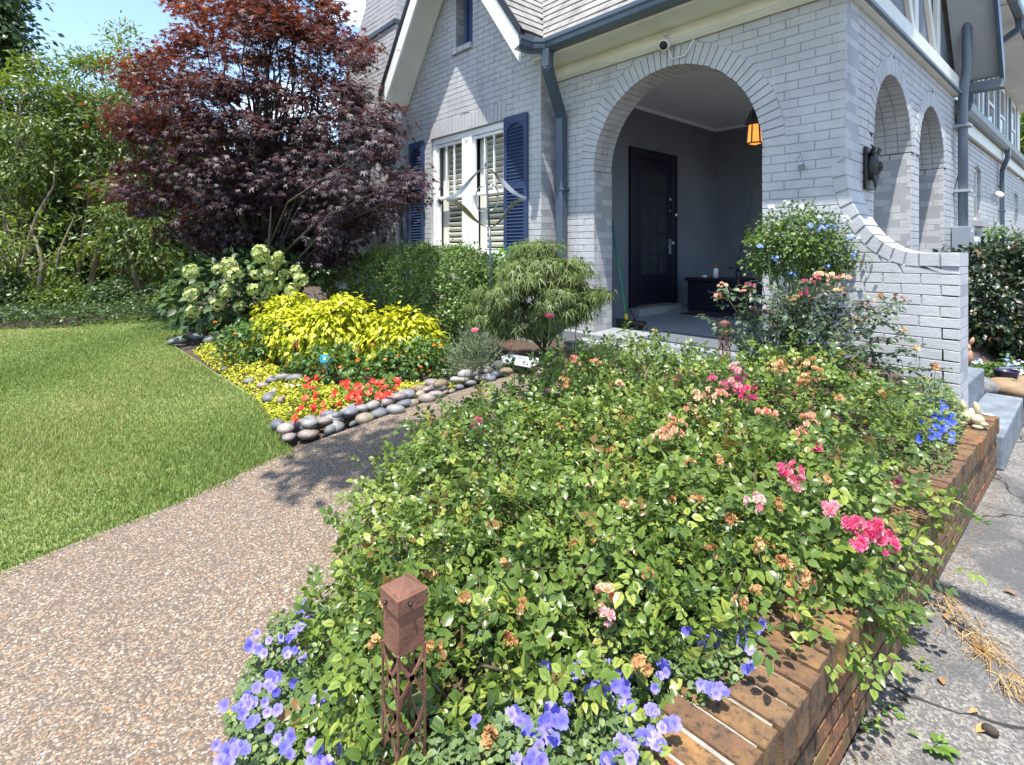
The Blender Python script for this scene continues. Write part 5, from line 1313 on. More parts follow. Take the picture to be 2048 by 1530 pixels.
def bush(name, label, cat, poly, D, half, nclump, per, rad, T, size, lm, base=None, seed=0, single=0, mt=None, droop=.2, jit=.5, group=None, flat=.7, shell=.5, trunk=None, cw=.5, key='leaf', nb=40, r0=.03, clip=None, rndf=None, upw=.6, extra=None):
    C, P, CC, r = clumped(poly, D, half, nclump, per, rad, seed, shell, flat)
    ctr = C.mean(0)
    if clip is not None: k = clip(P); P, CC = P[k], CC[k]
    k = P[:, 2] > gz(P[:, 0], P[:, 1]) + .01; P, CC = P[k], CC[k]
    if base is None: base = np.array([ctr[0], ctr[1], gz(ctr[0], ctr[1])])
    t = thing(name, label, cat, base, group)
    out = unit(cw * unit(P - CC) + (1 - cw) * unit(P - ctr) * [1, 1, .8])
    R = leaf_frames(P, out, droop, jit, upw, r); n = len(P)
    s = size * r.uniform(.65, 1.2, n); rn = np.clip(.5 + r.normal(0, .24, n), 0, .999) if rndf is None else np.clip(rndf(P, r), 0, .999)
    front = np.clip(.2 + np.einsum('ij,ij->i', unit(P - ctr), unit(EY - P)), .02, 1)
    spread_leaves(t, 'leaf', T, P, R, s, rn, lm, single, front, key)
    if mt is not None:
        tb = branches(t, base, C, mt, r0, seed=seed, n=nb)
        if trunk is None:
            m = MB(); top = Vector(base).lerp(Vector(ctr), .75); m.tube([base - np.array([0, 0, .05]), Vector(base).lerp(top, .4) + Vector((.02, .01, 0)), top], [r0, r0 * .8, r0 * .4], 8); m.build('trunk', mt, t)
    return t, C, ctr

T_MAPLE = T_palm(7, .34, 2.2, .3); T_LACE = T_palm(5, .15, 1.5, .5, .85); T_SMALL = T_leaf(.62, .15, .15, ((.5, 1.0),)); T_OV = T_leaf(.62, .22, .25)
T_LONG = T_leaf(.34, .15, .3, ((.35, 1.0), (.7, .7))); T_BOX = T_leaf(.62, .2, .1, ((.5, 1.0),)); T_COL = T_leaf(.62, .12, .45, ((.22, .95), (.55, .8))); T_HOSTA = T_leaf(.72, .22, .6, ((.2, .85), (.5, 1.0), (.8, .6)))
T_NEEDLE = T_leaf(.12, 0, .1, ((.5, 1.0),))
# --- red Japanese maple
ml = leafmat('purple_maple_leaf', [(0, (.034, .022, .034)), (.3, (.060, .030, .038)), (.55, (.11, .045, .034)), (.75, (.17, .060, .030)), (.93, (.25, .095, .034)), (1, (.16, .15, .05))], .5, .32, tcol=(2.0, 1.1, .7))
poly = [(225, 250), (222, 212), (250, 190), (240, 150), (290, 120), (330, 75), (345, 20), (390, -40), (480, -110), (600, -90), (660, -20), (690, 60), (735, 105), (740, 160), (775, 215), (780, 250), (825, 285), (825, 330), (848, 382), (815, 412), (765, 445), (730, 480), (690, 512), (640, 528), (560, 520), (480, 515), (400, 500), (350, 470), (290, 445), (240, 405), (205, 375), (250, 340)]
def mclip(P): return ((P[:, 1] < 4.22) | (P[:, 0] < -9.9)) & ~((P[:, 0] > -7.6) & (P[:, 1] > 3.95))
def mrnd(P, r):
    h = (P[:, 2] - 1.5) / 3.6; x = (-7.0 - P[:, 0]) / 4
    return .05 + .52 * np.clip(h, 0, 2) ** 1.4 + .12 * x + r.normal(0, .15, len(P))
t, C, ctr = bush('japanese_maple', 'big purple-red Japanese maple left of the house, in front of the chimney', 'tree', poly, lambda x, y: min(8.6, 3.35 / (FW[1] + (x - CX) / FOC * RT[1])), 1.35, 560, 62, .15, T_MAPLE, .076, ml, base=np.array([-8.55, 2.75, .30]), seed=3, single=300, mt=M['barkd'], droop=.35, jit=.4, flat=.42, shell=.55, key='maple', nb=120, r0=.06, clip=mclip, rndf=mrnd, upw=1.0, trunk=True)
m = MB()
for dx_, dy_, tx, ty in ((.0, .0, .5, .3), (.06, .02, -.7, -.2), (-.05, .04, .1, .8), (.02, -.05, 1.1, -.3), (-.04, -.03, -1.2, .5)):
    b = Vector((-8.55 + dx_, 2.75 + dy_, .26)); m.tube([b, b + Vector((tx * .2, ty * .2, .5)), b + Vector((tx * .6, ty * .6, 1.0)), b + Vector((tx * 1.2, ty * 1.2, 1.7))], [.05, .040, .026, .004], 8)
m.build('trunk', M['barkd'], t)
# --- green laceleaf maple, hedge, hydrangea, hostas
ll = leafmat('laceleaf', [(0, (.060, .10, .028)), (.5, (.13, .19, .052)), (1, (.25, .30, .09))], .5, .42)
bush('laceleaf_maple', 'feathery green laceleaf maple between the hedge and the arch', 'shrub', [(945, 640), (960, 605), (955, 580), (992, 552), (998, 520), (1042, 515), (1055, 488), (1100, 480), (1118, 505), (1155, 512), (1172, 552), (1215, 585), (1180, 600), (1160, 632), (1112, 655), (1060, 668), (1005, 660)], 5.35, .45, 125, 40, .07, T_LACE, .115, ll, base=ground(1090, 712), seed=5, single=200, mt=M['bark'], droop=.9, jit=.32, flat=.35, key='lace', r0=.022, upw=1.0)
bl = leafmat('boxwood_leaf', [(0, (.065, .125, .035)), (.45, (.14, .225, .060)), (.8, (.23, .32, .09)), (1, (.36, .42, .13))], .5, .34)
def hedgeD(x, y): u = (x - CX) / FOC; return 3.72 / (FW[1] + u * RT[1])
bush('boxwood_hedge', 'clipped rounded grey-green boxwood hedge under the window', 'hedge', [(636, 560), (655, 525), (720, 503), (800, 497), (880, 494), (950, 500), (985, 520), (990, 600), (975, 660), (930, 690), (880, 690), (780, 660), (660, 620)], hedgeD, .48, 700, 60, .042, T_BOX, .042, bl, seed=6, single=60, mt=M['bark'], droop=-.2, jit=.6, flat=.9, shell=.15, cw=.25, upw=.4, key='box', r0=.02, nb=60)
hl = leafmat('hydrangea_leaf', [(0, (.022, .052, .016)), (.6, (.045, .092, .025)), (1, (.08, .14, .035))], .5, .28)
t, C, ctr = bush('hydrangea', 'hydrangea shrub with round lime-white flower heads beneath the purple maple', 'shrub', [(338, 610), (362, 545), (420, 520), (500, 500), (560, 505), (605, 535), (622, 575), (600, 625), (540, 648), (450, 655), (370, 640)], 7.7, .55, 110, 13, .12, T_OV, .13, hl, base=ground(470, 655), seed=7, single=160, mt=M['cane'], droop=.35, jit=.45, key='hyd', r0=.016)
fl = leafmat('hydrangea_petal', [(0, (.30, .38, .09)), (.5, (.42, .48, .16)), (1, (.55, .57, .30))], .6, .3); FT = T_flower(4, .1, .3, 2)
for (x, y, r_) in ((382, 544, 15), (457, 530, 15), (435, 539, 10), (467, 549, 15), (521, 508, 17), (558, 512, 10), (549, 526, 14), (533, 547, 16), (510, 549, 10), (567, 550, 11), (592, 542, 12), (602, 559, 13), (556, 567, 13), (400, 572, 9), (382, 588, 13), (453, 581, 14), (508, 579, 12), (544, 579, 13), (532, 591, 11), (435, 608, 14), (386, 623, 13), (479, 613, 12), (583, 579, 12)):
    p = atD(x, y, 6.95 + .2 * rng.random()); rr_ = r_ * 7.4 / FOC; n = 60; d = unit(rng.normal(0, 1, (n, 3)) * [1, 1, .9] + [0, 0, .15])
    bake('flower_head', FT, p + d * rr_ * rng.uniform(.8, 1.05, (n, 1)), frames(np.cross(d, rng.normal(0, 1, (n, 3))), d), np.full(n, rr_ * .32), rng.random(n), fl, t)
hol = leafmat('hosta_leaf', [(0, (.055, .12, .030)), (.6, (.095, .18, .045)), (1, (.16, .25, .07))], .4, .3, edge=(.20, .27, .08))
for (x, y, n, D, lab) in ((372, 668, 22, 7.3, 'hosta clump at the far left end of the stone edging'), (432, 662, 24, 6.9, 'broad-leaved hosta clump between the hydrangea and the orange lantana')):
    p = ground(x, y + 6, .02); t = thing('hosta', lab, 'plant', p); a = rng.random(n) * 6.28; q = rng.uniform(.05, .22, n); h = rng.uniform(.10, .30, n)
    d = np.stack([np.cos(a), np.sin(a), 0 * a], 1); P = p + d * (q * .6)[:, None] + UP * h[:, None]
    singles('leaf', T_HOSTA, P, frames(d + UP * .15, UP + d * .4 + rng.normal(0, .2, (n, 3))), rng.uniform(.13, .2, n), rng.random(n), hol, t, 'hosta'); m = MB()
    for k in range(n): m.tube([p, P[k]], .004, 5)
    m.build('stalk', M['stem'], t)
# --- chartreuse coleus
cl_ = leafmat('chartreuse_leaf', [(0, (.26, .30, .010)), (.5, (.44, .46, .012)), (1, (.60, .58, .03))], .5, .32, rib=(.36, .42, .02))
for i, (poly, D, lab, n, s) in enumerate((([(505, 650), (530, 608), (585, 590), (640, 604), (655, 640), (610, 672), (550, 672)], 6.7, 'chartreuse coleus mound, the farthest, against the hydrangea', 46, .085),
        ([(570, 705), (595, 640), (640, 602), (690, 590), (735, 612), (770, 660), (765, 712), (700, 745), (600, 735)], 5.8, 'tallest chartreuse coleus mound in the middle of the bed', 80, .09),
        ([(505, 690), (525, 640), (580, 620), (630, 640), (640, 700), (570, 728)], 6.1, 'chartreuse coleus mound left of the tallest one, behind the orange lantana', 46, .085),
        ([(715, 705), (735, 645), (790, 615), (845, 632), (885, 682), (872, 710), (800, 722), (740, 725)], 5.7, 'chartreuse coleus mound nearest the boxwood hedge', 64, .09))):
    bush('coleus', lab, 'plant', poly, D, .34, n * 2, 18, .05, T_COL, s * .82, cl_, seed=20 + i, single=120, mt=M['stem'], droop=.5, jit=.35, flat=.6, key='coleus', r0=.008, upw=1.2, nb=25, shell=.25, cw=.35)
# --- lantana
lal = leafmat('lantana_leaf', [(0, (.040, .095, .018)), (.5, (.075, .15, .028)), (1, (.14, .22, .04))], .45, .32)
of = leafmat('lantana_floret', [(0, (.75, .10, .015)), (.4, (.80, .20, .02)), (.75, (.82, .36, .04)), (1, (.85, .5, .08))], .5, .2); F5 = T_flower(5, .05, .3, 2)
def cluster(parent, p, r_, n, m_, d0=None, T=F5, s=.35, name='flower_cluster', dome=.7):
    d = unit(rng.normal(0, 1, (n, 3)) * [1, 1, .6] + UP * .55 + (d0 if d0 is not None else 0)); c = rng.random()
    bake(name, T, p + d * r_ * dome, frames(np.cross(d, rng.normal(0, 1, (n, 3))), d + rng.normal(0, .2, (n, 3))), np.full(n, r_ * s) * rng.uniform(.8, 1.2, n), np.clip(c * .5 + .25 + rng.normal(0, .22, n), 0, .99), m_, parent)
for i, (poly, D, lab, fl_) in enumerate((([(430, 690), (450, 660), (510, 645), (560, 660), (585, 700), (560, 740), (490, 728), (450, 720)], 5.95, 'orange-flowered lantana left, by the hostas', ((505, 640), (470, 668), (455, 695), (500, 715), (475, 720), (452, 710), (520, 700), (512, 735), (548, 690), (430, 645), (535, 720))),
        ([(565, 742), (590, 705), (640, 690), (720, 700), (760, 725), (775, 770), (700, 790), (610, 782)], 5.15, 'orange-flowered lantana in the middle, under the blue mushroom', ((628, 735), (648, 742), (715, 722), (735, 738), (590, 762), (680, 735), (700, 765), (622, 758), (575, 730), (668, 772), (716, 700))),
        ([(735, 735), (775, 700), (840, 684), (895, 700), (902, 740), (880, 768), (800, 775)], 5.15, 'orange-flowered lantana right, beside the grey lavender', ((745, 690), (880, 692), (885, 720), (838, 716), (843, 735), (832, 740), (858, 742), (770, 720), (797, 712), (868, 690))))):
    t, C, ctr = bush('lantana', lab, 'plant', poly, D, .26, 80, 17, .055, T_OV, .055, lal, seed=30 + i, single=120, mt=M['stem'], droop=.35, jit=.4, key='lant', r0=.008, nb=25, shell=.4)
    for x, y in fl_: cluster(t, atD(x, y, D - .22), .024, 14, of)
# --- creeping jenny, red begonias, lavender
jl = leafmat('golden_creeper_leaf', [(0, (.26, .30, .018)), (.5, (.44, .45, .03)), (1, (.60, .56, .07))], .5, .3); T_R = T_leaf(.9, .1, .1, ((.5, 1.0),))
def carpet(name, lab, cat, poly_px, h, n, s, lm, seed, T=T_R, kind=None, single=0, lift=.5):
    W_ = [ground(*p) for p in poly_px]; pw_ = [(p[0], p[1]) for p in W_]; r = np.random.default_rng(seed); xs_ = [p[0] for p in pw_]; ys_ = [p[1] for p in pw_]
    X = r.uniform(min(xs_), max(xs_), n * 4); Y = r.uniform(min(ys_), max(ys_), n * 4); k = inpoly(X, Y, pw_); X, Y = X[k][:n], Y[k][:n]; n = len(X)
    d = edgedist(X, Y, pw_); hh_ = h * np.clip(d / .12, .12, 1) * (.75 + .35 * np.sin(X * 23 + seed) * np.cos(Y * 19)); Z = gz(X, Y) + hh_ * r.uniform(.15, 1, n) ** .6
    P = np.stack([X, Y, Z], 1); a = r.random(n) * 6.28; tip = np.stack([np.cos(a), np.sin(a), r.normal(.15, lift, n)], 1)
    t = thing(name, lab, cat, (X.mean(), Y.mean(), gz(X.mean(), Y.mean())))
    spread_leaves(t, 'leaf', T, P, frames(tip, UP + r.normal(0, .4, (n, 3))), s * r.uniform(.6, 1.2, n), np.clip(.5 + r.normal(0, .25, n), 0, .99), lm, single, None, name); return t
carpet('creeping_jenny', 'golden creeping jenny spilling along the lawn edge by the left lantana', 'ground cover', [(385, 702), (430, 690), (490, 690), (560, 735), (590, 775), (575, 800), (575, 850), (548, 850), (520, 804), (470, 766), (432, 742)], .10, 6000, .028, jl, 41)
carpet('creeping_jenny', 'golden creeping jenny around the red begonias at the bed corner', 'ground cover', [(520, 815), (560, 775), (640, 770), (720, 790), (700, 830), (640, 850), (600, 868), (585, 850), (560, 830)], .10, 3000, .027, jl, 42)
carpet('creeping_jenny', 'golden creeping jenny strip behind the path stones, right of the begonias', 'ground cover', [(760, 800), (800, 770), (900, 770), (985, 745), (960, 760), (880, 785), (800, 815)], .09, 1800, .025, jl, 43)
bgl = leafmat('begonia_leaf', [(0, (.07, .13, .02)), (1, (.20, .26, .04))], .35, .3); rf = leafmat('red_petal', [(0, (.62, .022, .012)), (.6, (.78, .04, .018)), (1, (.80, .12, .05))], .5, .25)
BT = T_flower(5, .2, .2, 3)
for lab, poly, fl_ in (('red begonia left of the stone pile, by the golden creeper', [(560, 830), (590, 770), (640, 760), (660, 800), (640, 840), (600, 860)], ((612, 764), (622, 772), (606, 795), (638, 758), (604, 812), (592, 838), (628, 815), (645, 810), (632, 792))),
        ('red begonia in the middle, behind the piled stones', [(650, 805), (680, 770), (730, 760), (745, 790), (720, 815), (670, 820)], ((662, 790), (716, 775), (724, 786), (708, 788), (700, 795), (718, 800), (735, 780), (690, 770), (678, 806))),
        ('red begonia right, in front of the middle lantana', [(730, 800), (750, 760), (790, 755), (815, 785), (780, 805)], ((752, 768), (762, 764), (768, 780), (758, 790), (790, 778), (796, 768), (776, 792)))):
    t = carpet('begonia', lab, 'plant', poly, .13, 420, .045, bgl, int(poly[0][0]), T_OV)
    for x, y in fl_:
        q = ground(x, y, .13); d = unit(np.array([.4, -.4, .8]) + rng.normal(0, .25, 3))
        n = 3; P = q + rng.normal(0, .016, (n, 3)); dd_ = unit(d + rng.normal(0, .35, (n, 3))); bake('flower', BT, P, frames(np.cross(dd_, rng.normal(0, 1, (n, 3))), dd_), rng.uniform(.020, .028, n), rng.random(n), rf, t)
lv_ = leafmat('lavender_leaf', [(0, (.10, .14, .075)), (1, (.20, .25, .14))], .6, .25)
bush('lavender', 'grey-green lavender clump between the right lantana and the spinner pole', 'plant', [(897, 738), (912, 690), (950, 668), (985, 690), (1000, 735), (955, 755)], 4.95, .2, 90, 30, .05, T_NEEDLE, .06, lv_, seed=50, mt=M['stem'], droop=-.6, jit=.35, flat=1.2, r0=.006, nb=25)
# zinnias
zm = leafmat('pink_petal', [(0, (.62, .03, .10)), (.5, (.78, .08, .19)), (1, (.80, .20, .22))], .5, .25); ZT = T_flower(11, .12, .12, 2); zl = leafmat('zinnia_leaf', [(0, (.05, .11, .025)), (1, (.11, .18, .04))], .5, .3)
for (x, y, bx, by, D, lab, nl) in ((1099, 632, 1083, 735, 3.75, 'tall single pink zinnia in front of the laceleaf maple', 5), (950, 660, 960, 720, 4.7, 'pink-red zinnia rising over the lavender', 3), (1022, 692, 1028, 770, 4.0, 'small magenta zinnia bud over the splash block', 10)):
    p = atD(x, y, D); g = atD(bx, by, D); g[2] = gz(g[0], g[1]); t = thing('zinnia', lab, 'flower', g); m = MB(); md = (p + g) / 2 + np.array([.01, .01, 0]); m.tube([g, md, p], .003, 6); m.build('stem', M['stem'], t)
    n = 2; d = unit(np.array([[.25, -.3, 1.0]] * n)); bake('flower', ZT, p + UP * np.array([[.0], [.007]]), frames(np.cross(d, [[1, .2, 0]] * n), d), np.array([.034, .022]) * (1 if nl < 10 else .55), np.array([.45, .8]), zm, t)
    m = MB(); m.ball(p + UP * .012, (.008, .008, .006), 8); m.build('flower_eye', mat('yellow_eye_%d' % nl, (.6, .25, .02), (.7, .35, .03), 5, .6), t)
    for k in range(nl):
        s = rng.uniform(.1, .75); a = rng.random() * 6.28; q = g + (p - g) * s; d = np.array([[math.cos(a), math.sin(a), .35]]); singles('leaf', T_leaf(.42, .2, .3), q[None], frames(d, UP[None] + .01), np.array([.07 if nl < 10 else .10]), rng.random(1), zl, t, 'zin')

# --- the roses in the planter
rl = leafmat('rose_leaf', [(0, (.044, .092, .022)), (.3, (.092, .168, .032)), (.6, (.185, .275, .048)), (.9, (.34, .40, .075)), (.95, (.34, .37, .07)), (1, (.22, .09, .03))], .32, .36, edge=(.22, .26, .08), spec=.45, rib=(.13, .17, .05))
T_RL = T_leaf(.66, .30, .26, ((.28, .92), (.62, .90)))
def rose_mound(c, r, z0, top, nsp, seed, leaf=.030, label='', single=300):
    g = np.random.default_rng(seed); d = unit(g.normal(0, 1, (nsp * 3, 3)) * [1, 1, 1]); d = d[d[:, 2] > -.15][:nsp]; n = len(d)
    a = np.arctan2(d[:, 1], d[:, 0]); bumpy = 1 + .13 * np.sin(3 * a + seed) + .10 * np.sin(7 * a + 2.2 * d[:, 2] * 4 + seed) + .07 * np.sin(11 * d[:, 0] * 2 + seed) * np.cos(9 * d[:, 1] * 2)
    rad = bumpy * np.where(g.random(n) < .62, g.uniform(.90, 1.06, n), g.uniform(.55, .92, n)); rad = np.where((g.random(n) < .035) & (d[:, 2] > .15), g.uniform(1.08, 1.30, n), rad)
    C = np.array([c[0], c[1], z0]); E_ = np.array([r[0], r[1], top - z0]); S0 = C + d * E_ * rad[:, None]
    kk = S0[:, 0] < np.where(S0[:, 1] > 2.75, -.62, np.where((S0[:, 1] > 1.55) & (S0[:, 2] > .24), -.43, np.where(S0[:, 2] < .40, -.70, -.52))) + g.uniform(-.05, .04, n); S0, d, rad = S0[kk], d[kk], rad[kk]; n = len(d)
    on = unit(d / E_)
    ax = unit(on * .55 + g.normal(0, .55, (n, 3)) + UP * .25)
    t = thing('rose_bush', label, 'rose bush', (c[0], c[1], z0)); P = []; TIP = []; NR = []; SZ_ = []; RN = []
    nr = unit(on * .7 + UP * .8 + g.normal(0, .35, (n, 3))); x = unit(np.cross(ax, nr)); nr = np.cross(x, ax)
    base_r = np.clip(.45 + g.normal(0, .22, n) + .12 * np.sin(S0[:, 0] * 5 + seed) * np.cos(S0[:, 1] * 6), 0, .92); base_r = np.where((g.random(n) < .05) & (rad > .98), .99, base_r)
    L_ = leaf * g.uniform(.55, 1.35, n)
    for along_, side in ((0.35, -1), (0.35, 1), (1.05, -1), (1.05, 1), (1.45, 0)):
        P.append(S0 + ax * (along_ * L_)[:, None] + x * (side * .10 * L_)[:, None]); TIP.append(ax * (.55 if side else 1) + x * side * .9 + g.normal(0, .16, (n, 3)) - UP * .12); NR.append(nr + g.normal(0, .3, (n, 3))); SZ_.append(L_ * (1.0 if side == 0 else (.95 if along_ > 1 else .8))); RN.append(np.clip(base_r + g.normal(0, .05, n), 0, .999))
    P = np.concatenate(P); R = frames(np.concatenate(TIP), np.concatenate(NR)); SZ_ = np.concatenate(SZ_); RN = np.concatenate(RN)
    front = np.clip(np.tile(rad, 5) - .75, .02, 1) * np.clip(.3 + np.einsum('ij,ij->i', unit(P - C), unit(EY - P)), .05, 1)
    spread_leaves(t, 'leaf', T_RL, P, R, SZ_, RN, rl, single, front, 'rose')
    m = MB(); 
    for k in range(0, n, max(1, n // 70)):
        b = C + np.array([g.normal(0, .05), g.normal(0, .05), 0]); e = S0[k]; md = (b + e) / 2 + np.array([0, 0, .06]); m.tube([b, md, e, e + ax[k] * L_[k] * 1.4], [.006, .0045, .003, .0015], 5)
    m.build('cane', M['cane'], t)
    t_data = (C, E_)
    return t, t_data
ROSES = []
def rb(*a, **k): o = rose_mound(*a, **k); ROSES.append(o); return o
rb((-1.16, 1.40), (.64, .54), .26, .57, 2700, 61, .031, 'low glossy rose bush nearest the camera, behind the lattice post')
rb((-2.02, 1.85), (.66, .78), .18, .56, 2300, 62, .033, 'low rose bush overhanging the pebbled path')
rb((-0.90, 2.10), (.55, .74), .28, .62, 2200, 63, .033, 'rose bush with bright pink clusters hanging over the brick planter')
rb((-2.22, 3.05), (.70, .80), .30, .72, 2200, 64, .034, 'rose bush with peach blooms in front of the porch step')
rb((-1.25, 3.25), (.74, .78), .32, .74, 2400, 65, .034, 'rose bush with many faded tan blooms before the brick pier')
rb((-1.55, 2.35), (.60, .66), .28, .60, 1700, 66, .033, 'rose bush in the middle of the planter between the coral clusters')
rb((-1.50, .98), (.36, .40), .14, .42, 1100, 67, .030, 'rose bush edging the path just beyond the rusted post')
rb((-1.12, .84), (.34, .30), .24, .42, 800, 68, .033, 'light green young rose growth right of the rusted post')
def hit(x, y):
    """where the sight line first meets one of the rose mounds"""
    d = ray(x, y); best = None
    for t, (C, E_) in ROSES:
        o = (EY - C) / E_; v = d / E_; A = v @ v; B = o @ v; c = o @ o - 1; q = B * B - A * c
        if q > 0:
            s = (-B - math.sqrt(q)) / A
            if s > 0 and (best is None or s < best[0]): best = (s, t, C)
    return best
pk = leafmat('pink_rose_petal', [(0, (.70, .07, .20)), (.4, (.78, .17, .30)), (.7, (.82, .38, .40)), (1, (.84, .58, .48))], .55, .3)
pc = leafmat('peach_rose_petal', [(0, (.72, .16, .12)), (.4, (.78, .34, .22)), (.75, (.80, .52, .34)), (1, (.78, .62, .42))], .55, .3)
dd_m = leafmat('spent_bloom', [(0, (.26, .11, .035)), (.4, (.46, .24, .09)), (.75, (.58, .38, .18)), (1, (.66, .50, .28))], .7, .25)
RTs = [T_rose(3, 1), T_rose(2, 2)]
def rose_cluster(x, y, r_px, m_, n, name='flower_cluster', D=None, parent=None, bloom=.017, ctr=.5):
    if D is None:
        h = hit(x, y)
        if h is None: return
        s, parent, C = h; s = s * .955 - .01; p = atD(x, y, s)
    else: p = atD(x, y, D); s = D
    rw_ = r_px * s / FOC; g = rng; d = unit(g.normal(0, 1, (n, 3)) * [1, 1, .7] + UP * .7 + unit(EY - p) * .4)
    P = p + d * rw_ * g.uniform(.35, 1, (n, 1)); rn = np.clip(ctr + g.normal(0, .2, n), 0, .99); dd2 = unit(d + g.normal(0, .35, (n, 3)))
    RR = frames(np.cross(dd2, g.normal(0, 1, (n, 3))), dd2); ss = np.full(n, bloom) * g.uniform(.75, 1.2, n); ti = 0 if m_ is not dd_m else 1
    if n <= 6: singles('bloom', RTs[ti], P, RR, ss, rn, m_, parent, 'bloom%d' % ti)
    else: bake(name, RTs[ti], P, RR, ss, rn, m_, parent)
    m = MB(); b = p - np.array([0, 0, .05 + rw_]) 
    for q in P[::3]: m.tube([b, q], .0012, 4)
    m.build('flower_stalk', M['stem'], parent)
for x, y, r_, n, c in ((1735, 1062, 34, 16, .25), (1765, 1085, 26, 10, .3), (1705, 1048, 24, 9, .3), (1715, 1090, 22, 7, .45), (1583, 950, 28, 14, .25), (1595, 965, 15, 5, .6), (1508, 1005, 22, 9, .6), (1660, 1020, 20, 7, .6), (1470, 775, 34, 18, .45), (1500, 790, 25, 10, .2), (1440, 770, 26, 12, .6), (1480, 745, 26, 9, .8), (1640, 898, 12, 4, .2), (1790, 965, 24, 8, .75), (1780, 985, 14, 4, .7), (955, 850, 18, 9, .5), (1210, 1235, 14, 5, .75), (1385, 698, 15, 6, .4), (1095, 785, 8, 2, .6)):
    rose_cluster(x, y, r_, pk, n, ctr=c)
for x, y, r_, n, c in ((1215, 1195, 24, 9, .45), (1340, 865, 34, 16, .5), (1325, 875, 20, 8, .8), (1618, 850, 26, 12, .6), (1600, 880, 22, 8, .4), (1430, 800, 30, 14, .8), (1085, 705, 22, 10, .6), (1150, 722, 20, 7, .5), (1185, 728, 16, 6, .4), (1400, 790, 22, 10, .8), (1380, 820, 18, 6, .6), (1530, 830, 20, 8, .5), (1235, 770, 14, 4, .6)):
    rose_cluster(x, y, r_, pc, n, ctr=c)
for x, y, r_, n in ((1600, 1155, 28, 10), (1560, 1125, 22, 8), (1585, 1185, 20, 7), (1530, 1100, 22, 8), (1510, 1195, 22, 7), (1395, 1000, 16, 5), (1045, 1215, 14, 5), (870, 1290, 16, 5), (930, 1200, 14, 5), (1020, 1280, 16, 5), (980, 1480, 24, 9), (1340, 1000, 16, 6), (1290, 890, 18, 7), (1440, 925, 16, 6), (1550, 690, 30, 14), (1520, 680, 24, 10), (1590, 715, 30, 14), (1650, 720, 30, 14), (1560, 745, 24, 10), (1620, 745, 26, 10), (1680, 725, 24, 10), (1500, 720, 22, 8), (1660, 690, 24, 10), (1770, 790, 14, 5), (1180, 960, 14, 5), (860, 1150, 14, 4), (990, 1050, 12, 4), (1085, 930, 14, 5), (900, 870, 16, 6), (1250, 835, 16, 6), (1130, 770, 16, 6), (1420, 1105, 16, 5), (1300, 1150, 14, 4), (1700, 900, 18, 6), (1480, 870, 16, 5), (1560, 800, 16, 6), (820, 1240, 14, 4), (760, 1210, 14, 4), (750, 1290, 14, 4), (1660, 840, 16, 5), (1350, 760, 16, 6), (1280, 1330, 22, 8), (1480, 700, 20, 8), (1580, 680, 24, 10), (1610, 770, 22, 8), (1700, 690, 18, 8), (1720, 740, 20, 8), (1540, 720, 24, 9), (1460, 830, 18, 7), (1380, 930, 16, 6), (1250, 1010, 14, 5), (1220, 900, 14, 5), (1120, 860, 14, 5), (1040, 900, 14, 5), (950, 960, 14, 5), (880, 1020, 14, 5), (840, 950, 12, 4), (1460, 1040, 16, 6), (1650, 960, 16, 6), (1740, 880, 16, 6), (1680, 800, 16, 6), (1300, 790, 16, 6), (1150, 1090, 13, 4), (1010, 1130, 13, 4), (1560, 1010, 15, 5), (1480, 1210, 16, 5)):
    rose_cluster(x, y, r_ * (1.3 if y < 780 else .95), dd_m, int(n * (2.2 if y < 780 else 1.1)), 'spent_bloom', bloom=.015 if y < 780 else .012, ctr=.55 if y < 780 else .42)
# tall old rose behind them
gl = leafmat('grey_rose_leaf', [(0, (.045, .080, .042)), (.6, (.090, .135, .072)), (.94, (.14, .18, .085)), (1, (.10, .035, .03))], .42, .28)
base = np.array([-1.62, 3.95, .34])
t = thing('tall_rose', 'tall open rose with grey-green leaves and faded yellow blooms, in front of the plumbago', 'rose bush', base)
g = np.random.default_rng(71); tips = [(1445, 580), (1500, 578), (1425, 640), (1545, 640), (1560, 600), (1600, 560), (1640, 575), (1665, 560), (1690, 590), (1730, 600), (1770, 610), (1800, 602), (1815, 668), (1780, 640), (1830, 700), (1885, 738), (1700, 650), (1650, 640), (1590, 660), (1530, 690), (1470, 660), (1610, 600), (1740, 690), (1840, 800), (1500, 640), (1570, 640), (1630, 690), (1680, 700), (1760, 740), (1490, 700), (1545, 570), (1590, 630), (1660, 610), (1720, 720), (1800, 760)]
m = MB(); P = []; TIP = []; NR = []; SZ_ = []; RN = []; ends = []
for (x, y) in tips:
    e = atD(x, y, 3.72 + g.uniform(-.28, .30) - .5 * max(0, (x - 1700) / 200)); md = base * .45 + e * .55 + np.array([0, 0, .10]); pts = [base + g.normal(0, .03, 3) * [1, 1, 0], base * .7 + md * .3 + [0, 0, .06], md, e]
    m.tube(pts, [.007, .006, .0045, .002], 5); ends.append(e)
    for s in np.linspace(.36, 1, 19):
        c = (md + (e - md) * ((s - .3) / .7)) if s > .3 else md; a = unit(g.normal(0, 1, 3) * [1, 1, .4] + [0, 0, .1]); L_ = .042 * g.uniform(.7, 1.2); xx_ = unit(np.cross(a, UP)); b_ = g.uniform(0, .9) if g.random() > .06 else .99
        for al, sd_ in ((.5, -1), (.5, 1), (1.3, -1), (1.3, 1), (1.75, 0)): P.append(c + a * al * L_ + xx_ * sd_ * .1 * L_); TIP.append(a * (.5 if sd_ else 1) + xx_ * sd_ * .9 + g.normal(0, .15, 3) - UP * .2); NR.append(UP + g.normal(0, .35, 3)); SZ_.append(L_ * (1 if al > 1 else .8)); RN.append(min(.99, b_ + g.uniform(0, .08)))
m.build('cane', M['cane'], t); P = np.array(P)
